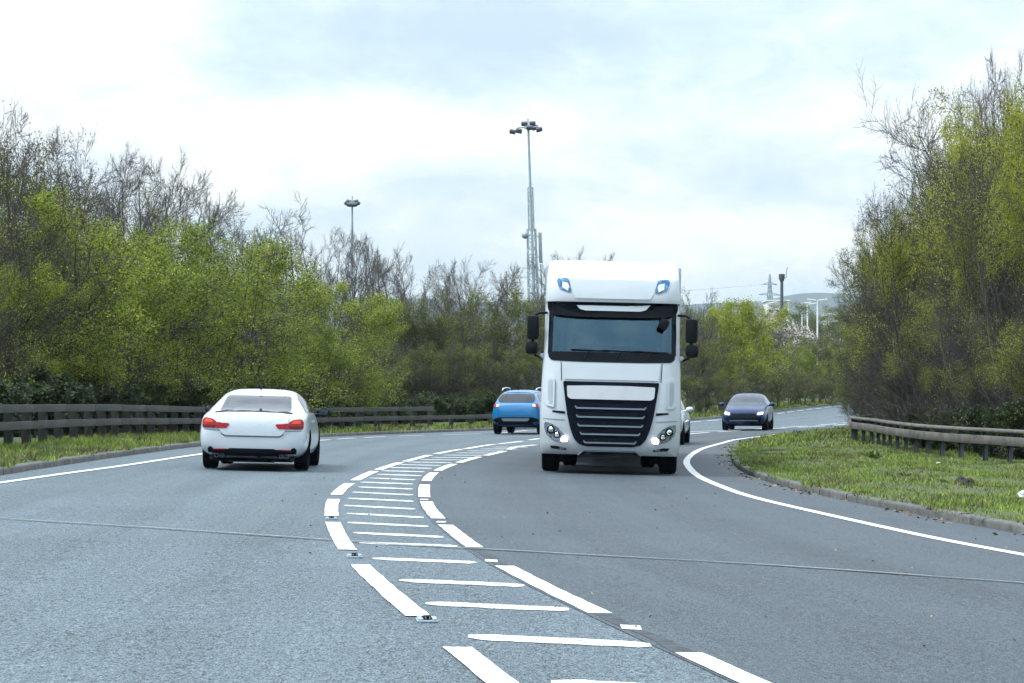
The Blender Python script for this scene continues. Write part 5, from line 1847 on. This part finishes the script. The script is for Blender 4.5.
# the big leafy thorn trees on the left
for px, py, y, lab in [(62, 192, 70, 'broad green thorn tree, nearest of the leafy trees on the left behind the timber barrier'),
                       (132, 194, 77, 'tall yellow-green tree left of the white car, highest of the leafy crowns'),
                       (196, 218, 84, 'leafy green tree directly above the white car roof'),
                       (252, 240, 91, 'leafy green tree just right of the white car'),
                       (302, 268, 98, 'bright green tree sloping down beside the bare twigs right of the white car'),
                       (326, 318, 104, 'lowest leafy green tree at the right end of the green row')]:
    T('green', px, py, y, lab, None, wide=1.25)
for px, py, y in [(20, 250, 66), (95, 240, 73), (165, 250, 80), (225, 262, 87), (280, 300, 94), (312, 335, 100), (346, 372, 106)]:
    T('green', px, py, y, 'leafy green tree filling in the row behind the left timber barrier', 'leafy trees filling the left row', wide=1.15)
# dark tall trees at the left edge
T('bare', 12, 108, 66, 'tall dark bare tree at the left edge of the view', None, wide=1.0)
T('bare', 48, 128, 72, 'bare grey tree just right of the tall dark one at the left edge', None)
T('brown', -20, 120, 62, 'dark brown twiggy tree cut by the left edge of the view', None)
T('brown', 22, 165, 70, 'brown twiggy tree low in front of the tall bare one at the left edge', None)
for px, py, y in [(-60, 100, 48), (-140, 90, 44), (2, 118, 75), (30, 122, 78), (58, 140, 82), (-15, 112, 70)]:
    T('thick', px, py, y, 'dense dark twiggy tree in the stand at the far left behind the timber barrier', GL, wide=.7)
for px, py, y in [(-45, 100, 60), (-80, 95, 56), (-120, 90, 52)]:
    T('bare', px, py, y, 'tall bare tree on the left verge short of the view', GL)
# bare crowns standing up behind the green ones
for px, py, y in [(84, 163, 92), (106, 152, 95), (130, 150, 97), (158, 156, 99), (186, 178, 101), (212, 200, 104), (236, 206, 106), (258, 212, 109), (70, 178, 84), (145, 172, 90), (175, 190, 96), (205, 215, 100)]:
    T('bare', px, py, y, 'bare grey-twigged crown rising behind the leafy green trees on the left', 'bare trees behind the leafy row', wide=.9)
T('ash', 292, 194, 112, 'open bare tree with spreading dark limbs left of the smaller floodlight mast', None, wide=.9, var=0)
T('ash', 322, 212, 116, 'slim bare tree just left of the smaller floodlight mast', None, wide=.8, var=1)
for px, py, y in [(270, 225, 116), (306, 228, 114), (338, 230, 116), (352, 232, 118), (372, 236, 119), (390, 246, 121), (408, 252, 122), (428, 262, 124), (446, 268, 125), (464, 258, 126), (484, 262, 128), (502, 268, 129), (520, 264, 130), (546, 258, 132), (566, 250, 133), (584, 254, 134), (604, 262, 135), (360, 262, 114), (400, 272, 118), (440, 280, 120), (480, 276, 123)]:
    T('bare', px, py, y, 'bare twiggy tree on the skyline between the two floodlight masts and the lorry', 'bare skyline trees beyond the bend', wide=.85)
# the brown-green thicket behind the far end of the timber barrier
k = 0
for px, py, y in [(375, 300, 112), (398, 290, 113), (422, 296, 114), (446, 288, 115), (470, 294, 117), (494, 286, 118), (518, 290, 120), (542, 284, 122), (566, 290, 124), (592, 290, 126), (620, 290, 128), (650, 292, 130)]:
    T(['thick', 'olive', 'thick'][k % 3], px, py, y, ['brown-green twiggy tree in the thicket behind the far end of the timber barrier', 'olive-leaved tree in the thicket behind the far end of the timber barrier', 'brown-green twiggy tree in the thicket behind the far end of the timber barrier'][k % 3], GC if k % 3 == 1 else 'twiggy trees behind the barrier end', wide=1.05)
    k += 1
for px, py, y in [(386, 345, 109), (412, 340, 110), (438, 346, 111), (466, 338, 112), (492, 348, 113.5), (520, 340, 115), (548, 345, 117), (576, 345, 119)]:
    T(['thick', 'olive'][k % 2], px, py, y, ['low brown-green tree at the front of the thicket left of the blue crossover', 'low olive tree at the front of the thicket left of the blue crossover'][k % 2], ['low brown trees at the thicket front', 'low olive trees at the thicket front'][k % 2], wide=1.1)
    k += 1
# right of the lorry, beyond the far kerb
for kd, px, py, y, lab, w in [('bare', 688, 283, 138, 'bare twiggy tree showing just right of the lorry cab top', .9), ('bare', 708, 290, 140, 'grey bare tree right of the lorry mirror', .9),
                              ('thick', 700, 318, 134, 'brown-green tree right behind the lorry mirror', 1.1), ('fresh', 737, 302, 143, 'bright yellow-green tree above the dark blue car', 1.05),
                              ('olive', 722, 336, 138, 'olive tree left of the bright yellow-green one', 1.1), ('olive', 764, 332, 150, 'rounded olive tree above and right of the dark blue car', 1.15),
                              ('green', 790, 338, 158, 'mid-green tree in the gap left of the dark right-hand trees', 1.15), ('olive', 818, 334, 166, 'olive tree beside the dark right-hand trees', 1.2),
                              ('green', 846, 338, 172, 'green tree half hidden by the dark right-hand trees', 1.2), ('olive', 872, 330, 178, 'olive tree behind the dark right-hand trees', 1.2),
                              ('thick', 752, 318, 160, 'grey-brown twiggy tree below the pylon', 1.1), ('blossom', 786, 312, 185, 'white blossoming tree below the dark column', 1.35),
                              ('bare', 768, 304, 200, 'bare pinkish-grey tree left of the white blossom', 1.2), ('olive', 826, 318, 210, 'pale olive tree behind the white lamp columns', 1.5)]:
    T(kd, px, py, y, lab, None, wide=w)
for px, py, y in [(704, 372, 130), (728, 372, 134), (752, 368, 141), (776, 366, 148), (802, 364, 156), (828, 362, 164), (680, 370, 127), (655, 372, 124)]:
    T('olive', px, py, y, 'low olive bush along the far kerb right of the lorry', 'low bushes along the far kerb', name='shrub', wide=1.5)
# far woodland edge in the gap
for px, py, y in [(700, 306, 260), (724, 304, 270), (748, 303, 280), (772, 306, 310), (792, 305, 340), (812, 308, 345), (832, 307, 350), (852, 305, 350), (660, 300, 250)]:
    T('olive', px, py, y, 'distant rounded tree in the gap below the blue hill', 'distant trees below the hill', wide=1.5)
# the dark mass on the right
for kd, px, py, y, lab in [('brown', 894, 226, 78, 'dark twiggy tree forming the left flank of the right-hand thicket'),
                           ('brown', 908, 192, 76, 'second dark twiggy tree from the left flank of the right-hand thicket'),
                           ('bare', 944, 160, 74, 'bare-topped tree on the rising outline of the right-hand thicket'),
                           ('bare', 962, 118, 72, 'tall bare tree midway up the outline of the right-hand thicket'),
                           ('bare', 990, 80, 70, 'tall bare tree left of the yellow-leaved one at the right edge'),
                           ('bare', 1010, 45, 68, 'tallest bare tree at the top right corner of the view'),
                           ('gold', 1018, 122, 62, 'yellow-leaved tree at the right edge of the view'),
                           ('gold', 1036, 74, 66, 'taller yellow-green tree cut by the right edge of the view'),
                           ('gold', 985, 160, 63, 'yellow-green leafed tree low against the right edge of the view'),
                           ('gold', 940, 232, 74, 'thinly leafed yellow-green tree near the left flank of the right-hand thicket'),
                           ('gold', 955, 206, 69, 'thinly yellow-leaved tree in the middle of the right-hand thicket')]:
    T(kd, px, py, y, lab, None, wide=.64 if kd == 'brown' else (.62 if kd == 'gold' else .46))
for kd, px, py, y, lab in [('thick', 866, 262, 84, 'slender brown-green tree at the very left edge of the right-hand thicket'), ('thick', 880, 208, 82, 'taller brown-green tree just inside the left edge of the right-hand thicket'), ('olive', 862, 330, 82, 'low olive tree at the left foot of the right-hand thicket'),
                           ('thick', 912, 182, 80, 'brown-green tree under the rising outline of the right-hand thicket'), ('olive', 905, 250, 76, 'olive-leaved tree low inside the left flank of the right-hand thicket'), ('thick', 962, 132, 77, 'tall brown-green tree near the middle of the rising outline on the right')]:
    T(kd, px, py, y, lab, None, wide=.62)
for px, py, y in [(888, 290, 81), (896, 255, 77), (916, 222, 72), (908, 240, 84), (930, 200, 88), (955, 170, 86), (985, 120, 86), (1012, 90, 84), (924, 185, 68), (950, 160, 66), (978, 140, 64), (1002, 170, 61), (1030, 150, 59.5), (1058, 120, 60), (900, 232, 82), (922, 195, 81), (935, 165, 80), (964, 130, 79), (994, 100, 78), (1024, 78, 77), (1052, 60, 74), (1087, 50, 66), (1122, 40, 64)]:
    T('brown', px, py, y, 'dense dark brown twiggy tree inside the right-hand thicket', GR_, wide=.72)
for px, py, y in [(878, 340, 80), (896, 296, 76), (912, 338, 70), (926, 282, 66), (950, 345, 62), (968, 300, 61), (984, 336, 59), (1004, 275, 59), (1022, 342, 57), (1040, 290, 56.5), (1060, 310, 56)]:
    T('brown', px, py, y, 'low dark thorn growing just behind the steel barrier', 'low thorns behind the steel barrier', wide=1.2)
for px, py, y in [(930, 400, 63), (952, 400, 60), (976, 402, 58), (1000, 402, 56.5), (1030, 402, 55)]:
    T('shrub', px, py, y, 'dark leafy bramble at the foot of the thorns behind the steel barrier', 'brambles behind the steel barrier', name='shrub', wide=.85)
for px, py, y in [(-10, 376, 58), (25, 372, 61), (58, 374, 65), (92, 378, 68), (128, 376, 72), (165, 376, 76), (200, 378, 80), (236, 380, 84), (270, 384, 89), (305, 388, 94), (335, 390, 99)]:
    T('shrub', px, py, y, 'dark green undergrowth bush behind the left timber barrier', 'undergrowth behind the timber barrier', name='shrub', wide=1.35)
for px, py, y in [(372, 396, 104), (400, 396, 106), (430, 394, 107.5), (460, 396, 109), (490, 394, 110.5)]:
    T('shrub', px, py, y, 'dark undergrowth bush at the foot of the thicket beyond the barrier end', 'undergrowth beyond the barrier end', name='shrub', wide=1.5)

# ------------------------------------------------------------------ masts, columns and far things
def lattice(mb, w0, w1, z0, z1, r, n):
    P = lambda k, z: Vector(((1 if k in (0, 3) else -1) * (w0 + (w1 - w0) * (z - z0) / (z1 - z0)) / 2, (1 if k in (0, 1) else -1) * (w0 + (w1 - w0) * (z - z0) / (z1 - z0)) / 2, z))
    for k in range(4):
        mb.tube([P(k, z0), P(k, z1)], r, 5)
    for i in range(n):
        za, zb = z0 + (z1 - z0) * i / n, z0 + (z1 - z0) * (i + 1) / n
        for k in range(4):
            a, b = P(k, za), P((k + 1) % 4, zb)
            if i % 2:
                a, b = P((k + 1) % 4, za), P(k, zb)
            mb.tube([a, b], r * 0.85, 4)
            mb.tube([P(k, zb), P((k + 1) % 4, zb)], r * 0.5, 4)


def floodmast(px, py, y, label, lamps, r0, r1, lean=0.0):
    x, _ = px_at(px, y)
    z0 = float(far_ground(x, y))
    H = CAM_Z + (395 - py) / F_PX * y - z0
    o = empty('floodlight_mast', (x, y, z0), 0, lean)
    tag(o, label, 'mast')
    mb = MB(); mb.tube([(0, 0, -.2), (0, 0, H * .5), (0, 0, H - .3)], [r0, (r0 + r1) / 2, r1], 12)
    mb.build('pole', M['mast'], o)
    mb = MB()
    mb.lathe([(H - .55, .001), (H - .55, .32), (H - .35, .32), (H - .35, .001)], (0, 0, 0), 'z', 14)
    for s in (-1, 1):
        mb.tube([(s * .85, 0, H - .45), (0, 0, H - .45)], .05, 6)
    mb.tube([(0, 0, H - .4), (0, 0, H + .25)], .05, 6)
    mb.build('head_frame', M['mast'], o)
    for (lx, ly, lz, ry) in lamps:
        mb = MB()
        mb.box((lx, ly, H + lz), (.50, .28, .28), Euler((.5, ry, 0)).to_matrix(), .05)
        mb.box((lx, ly - .16, H + lz - .12), (.45, .05, .23), Euler((.5, ry, 0)).to_matrix(), .01)
        mb.build('floodlight', M['lamp_head'], o)
    return o, H


big, H = floodmast(537.6, 121, 190, 'tall tapering floodlight mast rising above the trees left of the lorry', [(-1.25, -.2, -.75, .2), (-.75, -.1, -.7, .2), (.55, .2, -.45, -.3), (.85, -.2, -.65, -.25), (-.3, .3, -.1, 0), (.35, .3, -.1, 0), (.1, -.3, -.5, 0)], .16, .085, R(-1.94))
small, _ = floodmast(352, 198, 235, 'smaller floodlight mast standing among the bare trees on the left', [(-.5, 0, -.5, .3), (.5, 0, -.5, -.3), (-.25, -.3, -.65, .1), (.25, -.3, -.65, -.1), (0, .3, -.4, 0), (-.35, .2, -.3, .2), (.35, .2, -.3, -.2)], .15, .09)
# lattice mast beside the big one
x, y = px_at(536.2, 205)
z0 = float(far_ground(x, y))
Ht = CAM_Z + (395 - 187) / F_PX * y - z0
Hm = CAM_Z + (395 - 229) / F_PX * y - z0
o = empty('lattice_mast', (x, y, z0), .15, R(-1.6))
tag(o, 'pale steel lattice mast with a round dish behind the tall floodlight mast', 'mast')
mb = MB(); lattice(mb, 1.0, .66, 0, Hm, .05, 18)
mb.build('lower_lattice', M['mast'], o)
mb = MB(); lattice(mb, .44, .40, Hm, Ht, .03, 6)
mb.build('upper_lattice', M['mast'], o)
mb = MB()
mb.lathe([(0, .001), (.0, .12), (.12, .26), (.22, .32), (.30, .32), (.42, .001)], (-.55, -.3, Hm - .5), 'y', 18)
mb.tube([(-.5, -.2, Hm - .5), (-.1, 0, Hm - .5)], .05, 6)
mb.build('dish', M['mast'], o)
mb = MB(); mb.box((.75, .1, Hm - 1.6), (.28, .22, 2.6), None, .04); mb.tube([(.3, 0, Hm - .6), (.75, .1, Hm - .6)], .04, 6); mb.tube([(.3, 0, Hm - 2.4), (.75, .1, Hm - 2.4)], .04, 6)
mb.tube([(.75, .1, Hm - 3), (.75, .1, 1)], .05, 6)
mb.build('panel_aerial', M['mast'], o)
# dark column with a head and a hooked aerial
x, y = px_at(782, 330)
z0 = float(far_ground(x, y))
Hc = CAM_Z + (395 - 274) / F_PX * y - z0
o = empty('dark_column', (x, y, z0))
tag(o, 'dark slender tower column with a wider head standing against the blue hill', 'tower')
mb = MB(); mb.tube([(0, 0, 0), (0, 0, Hc - .9)], [.27, .22], 10)
mb.build('shaft', M['column'], o)
mb = MB(); mb.lathe([(Hc - 1.0, .25), (Hc - .7, .38), (Hc - .5, .42), (Hc, .42), (Hc, .001)], (0, 0, 0), 'z', 12)
mb.build('head', M['column'], o)
mb = MB(); mb.tube([(.3, 0, Hc - .6), (.62, 0, Hc - .4), (.66, 0, Hc + .4), (.8, 0, Hc + .95)], .045, 6)
mb.build('hooked_aerial', M['column'], o)
# pylon far away with its wires
x, y = px_at(770, 1150)
z0 = float(far_ground(x, y))
Hp = CAM_Z + (395 - 274) / F_PX * y - z0
o = empty('pylon', (x, y, z0), .6)
tag(o, 'distant steel electricity pylon faint against the hill', 'pylon')
mb = MB(); lattice(mb, 6.5, 1.6, 0, Hp * .78, .22, 9); lattice(mb, 1.6, .3, Hp * .78, Hp, .2, 4)
mb.build('tower_frame', M['mast'], o)
for f_, w in ((.66, 5.6), (.78, 7.0), (.89, 4.6)):
    mb = MB(); mb.tube([(-w, 0, Hp * f_), (0, 0, Hp * f_ + 1.2), (w, 0, Hp * f_)], .2, 5); mb.tube([(-w, 0, Hp * f_), (w, 0, Hp * f_)], .18, 5)
    mb.build('cross_arm', M['mast'], o)
for zf, dy in ((.66, 0), (.89, 0)):
    mb = MB()
    a = Vector((x - 3, y, z0 + Hp * zf)); b = Vector((x - 420, y + 160, z0 + Hp * zf - 4))
    mb.tube([a.lerp(b, t_ / 16) - Vector((0, 0, 26 * (t_ / 16) * (1 - t_ / 16))) for t_ in range(17)], .09, 4)
    tag(mb.build('power_line', M['mast'], None), ['lower thin power line running left from the pylon', 'upper thin power line running left from the pylon'][zf > .8], 'power line')
# white lamp columns and the roofs beyond
for px, py, y, arm, lab in [(817.5, 300, 300, True, 'white lamp column with a double arm in the gap beside the right-hand trees'), (802, 303, 320, False, 'thin white lamp column left of the double-armed one'), (807.5, 304, 330, False, 'thin white lamp column next to the double-armed one'), (767.5, 303, 300, False, 'thin white lamp column left of the white blossom')]:
    x, _ = px_at(px, y)
    z0 = float(far_ground(x, y)); Hl = CAM_Z + (395 - py) / F_PX * y - z0
    o = empty('lamp_column', (x, y, z0))
    tag(o, lab, 'lamp post')
    mb = MB(); mb.tube([(0, 0, 0), (0, 0, Hl)], [.12, .085], 8)
    mb.build('pole', M['white_steel'], o)
    for s in ((-1, 1) if arm else (1,)):
        mb = MB(); mb.box((s * .7, 0, Hl + .05), (1.1, .3, .14), Euler((0, -s * .12, 0)).to_matrix(), .04)
        mb.build('lamp_head', M['white_steel'], o)
M['pale_wall'] = simple('pale_wall', (0.62, 0.64, 0.66), .8, var=.06, scale=.3)
M['roof_grey'] = simple('roof_grey', (0.20, 0.22, 0.24), .8, var=.1, scale=.3)
for px, py, y, w, dp, lab in [(846, 316, 420, 7, 8, 'pale low building half hidden in trees beside the right-hand thicket'), (776, 302, 560, 5, 10, 'pale flat roof just left of the foot of the dark column')]:
    x, _ = px_at(px, y)
    z0 = float(far_ground(x, y)); Hb = CAM_Z + (395 - py) / F_PX * y - z0
    o = empty('building', (x, y, z0))
    tag(o, lab, 'building')
    mb = MB(); mb.box((0, 0, Hb / 2), (w, dp, Hb))
    mb.build('wall', M['pale_wall'], o, smooth=False)
    mb = MB(); mb.box((0, 0, Hb + .15), (w + .6, dp + .6, .3))
    mb.build('roof', M['white_steel'], o, smooth=False)
    for q in range(3):
        for zz in (.3, .55, .8):
            mb = MB(); mb.box((-w / 2 + w * (q + .5) / 3, -dp / 2 - .03, Hb * zz), (w / 5, .08, Hb * .1))
            mb.build('window', M['glass_dark'], o, smooth=False)
# ------------------------------------------------------------------ sky, sun, camera
world = bpy.data.worlds.new('World')
scene.world = world
world.use_nodes = True
wt = world.node_tree
wt.nodes.clear()
SUN_EL, SUN_AZ = R(56), R(-112)          # azimuth measured clockwise from the viewing direction


def wn(typ, ins=None, **kw):
    nd = wt.nodes.new(typ)
    for k, v in kw.items():
        setattr(nd, k, v)
    for k, v in (ins or {}).items():
        if isinstance(v, bpy.types.NodeSocket):
            wt.links.new(v, nd.inputs[k])
        else:
            nd.inputs[k].default_value = v
    return nd


sky = wn('ShaderNodeTexSky', sky_type='NISHITA', sun_disc=False, sun_elevation=SUN_EL, sun_rotation=SUN_AZ)
bg_sky = wn('ShaderNodeBackground', {'Color': sky.outputs[0], 'Strength': 0.12})
tc = wn('ShaderNodeTexCoord')
gen = tc.outputs['Generated']
sep = wn('ShaderNodeSeparateXYZ', {'Vector': gen})


def wm(op, a, b=0.0, clamp=False):
    nd = wn('ShaderNodeMath', operation=op, use_clamp=clamp)
    for s, v in ((nd.inputs[0], a), (nd.inputs[1], b)):
        if isinstance(v, bpy.types.NodeSocket):
            wt.links.new(v, s)
        else:
            s.default_value = v
    return nd.outputs[0]


def wramp(fac, stops):
    nd = wn('ShaderNodeValToRGB', {'Fac': fac})
    e = nd.color_ramp.elements
    while len(e) < len(stops):
        e.new(0.5)
    for el, (p, c) in zip(e, stops):
        el.position = p; el.color = (*c, 1)
    return nd.outputs['Color']


mp = wn('ShaderNodeMapping', {'Vector': gen, 'Location': (0.31, 0.0, 0.12), 'Scale': (1.0, 1.0, 2.6)})
n1 = wn('ShaderNodeTexNoise', {'Vector': mp.outputs[0], 'Scale': 6.5, 'Detail': 7, 'Roughness': 0.55, 'Distortion': 0.25}).outputs['Fac']
mp2 = wn('ShaderNodeMapping', {'Vector': gen, 'Location': (1.7, 0.2, 0.4), 'Scale': (1.0, 1.0, 2.2)})
n2_ = wn('ShaderNodeTexNoise', {'Vector': mp2.outputs[0], 'Scale': 19, 'Detail': 9, 'Roughness': 0.66, 'Distortion': 0.35}).outputs['Fac']
dens = wm('ADD', wm('MULTIPLY', n1, 0.56), wm('MULTIPLY', n2_, 0.50))


def lobe(cx, cz, rx, rz, amt):
    """a broad bank of thicker or thinner cloud in one direction of the sky"""
    dx = wm('DIVIDE', wm('SUBTRACT', sep.outputs[0], cx), rx)
    dz = wm('DIVIDE', wm('SUBTRACT', sep.outputs[2], cz), rz)
    e = wm('ADD', wm('MULTIPLY', dx, dx), wm('MULTIPLY', dz, dz))
    return wm('MULTIPLY', wm('POWER', 2.718, wm('MULTIPLY', e, -1.0)), amt)


for args in [(-0.20, 0.15, 0.09, 0.035, 0.26), (-0.03, 0.150, 0.10, 0.022, -0.24), (-0.02, 0.112, 0.16, 0.013, 0.20), (0.09, 0.10, 0.05, 0.02, -0.10), (0.06, 0.085, 0.05, 0.02, 0.10), (0.12, 0.060, 0.09, 0.016, 0.16), (-0.03, 0.085, 0.05, 0.012, -0.10), (0.10, 0.046, 0.08, 0.010, -0.08), (0.17, 0.145, 0.07, 0.03, -0.10), (-0.10, 0.09, 0.06, 0.02, 0.08), (-0.12, 0.070, 0.10, 0.012, -0.06)]:
    dens = wm('ADD', dens, lobe(*args))
ccol = wramp(dens, [(0.33, (0.56, 0.69, 0.80)), (0.46, (0.69, 0.83, 0.95)), (0.57, (0.90, 0.97, 1.04)), (0.68, (1.13, 1.14, 1.14))])
# an overcast sky is brighter towards the zenith
up = wm('MAXIMUM', sep.outputs[2], 0.0)
lum = wm('ADD', wm('MULTIPLY', up, ZEN), 1.0)
bg_cl = wn('ShaderNodeBackground', {'Color': ccol, 'Strength': wm('MULTIPLY', lum, CLOUD)})
mix = wn('ShaderNodeMixShader', {0: 0.78})
wt.links.new(bg_sky.outputs[0], mix.inputs[1])
wt.links.new(bg_cl.outputs[0], mix.inputs[2])
wo = wn('ShaderNodeOutputWorld')
wt.links.new(mix.outputs[0], wo.inputs['Surface'])

# the air itself: a faint even haze
hz = bpy.data.materials.new('haze_air')
hz.use_nodes = True
ht = hz.node_tree
ht.nodes.clear()
ho = ht.nodes.new('ShaderNodeOutputMaterial')
hv = ht.nodes.new('ShaderNodeVolumePrincipled')
hv.inputs['Color'].default_value = (0.72, 0.88, 1.0, 1)
hv.inputs['Density'].default_value = HAZE
hv.inputs['Anisotropy'].default_value = 0.2
ht.links.new(hv.outputs[0], ho.inputs['Volume'])
mb = MB(); mb.box((0, 2700, 129), (8400, 7600, 270))
tag(mb.build('haze', hz, None, smooth=False), kind='stuff')

sd = bpy.data.lights.new('sun', 'SUN')
sd.energy = SUN
sd.angle = R(14)
sd.color = (1.0, 0.985, 0.96)
so = bpy.data.objects.new('sun', sd)
COL.objects.link(so)
dirv = Vector((math.sin(SUN_AZ) * math.cos(SUN_EL), math.cos(SUN_AZ) * math.cos(SUN_EL), math.sin(SUN_EL)))
so.rotation_euler = dirv.to_track_quat('Z', 'Y').to_euler()

cam = bpy.data.cameras.new('camera')
cam.sensor_width = 36
cam.lens = F_PX / W_PX * 36
cam.clip_start = 0.1
cam.clip_end = 9000
co = bpy.data.objects.new('camera', cam)
COL.objects.link(co)
co.location = (0, 0, CAM_Z)
co.rotation_euler = (R(90) + PITCH, 0, 0)
cam.dof.use_dof = False
scene.camera = co
scene.view_settings.view_transform = 'Standard'
scene.view_settings.look = 'None'
scene.view_settings.exposure = EXPO
scene.view_settings.gamma = 1.0
scene.render.engine = 'CYCLES'
cy = scene.cycles
cy.max_bounces = 6
cy.diffuse_bounces = 2
cy.glossy_bounces = 3
cy.transmission_bounces = 4
cy.transparent_max_bounces = 8
cy.volume_bounces = 0
cy.caustics_reflective = False
cy.caustics_refractive = False
cy.use_denoising = DENOISE
cy.use_adaptive_sampling = True
cy.adaptive_threshold = 0.015
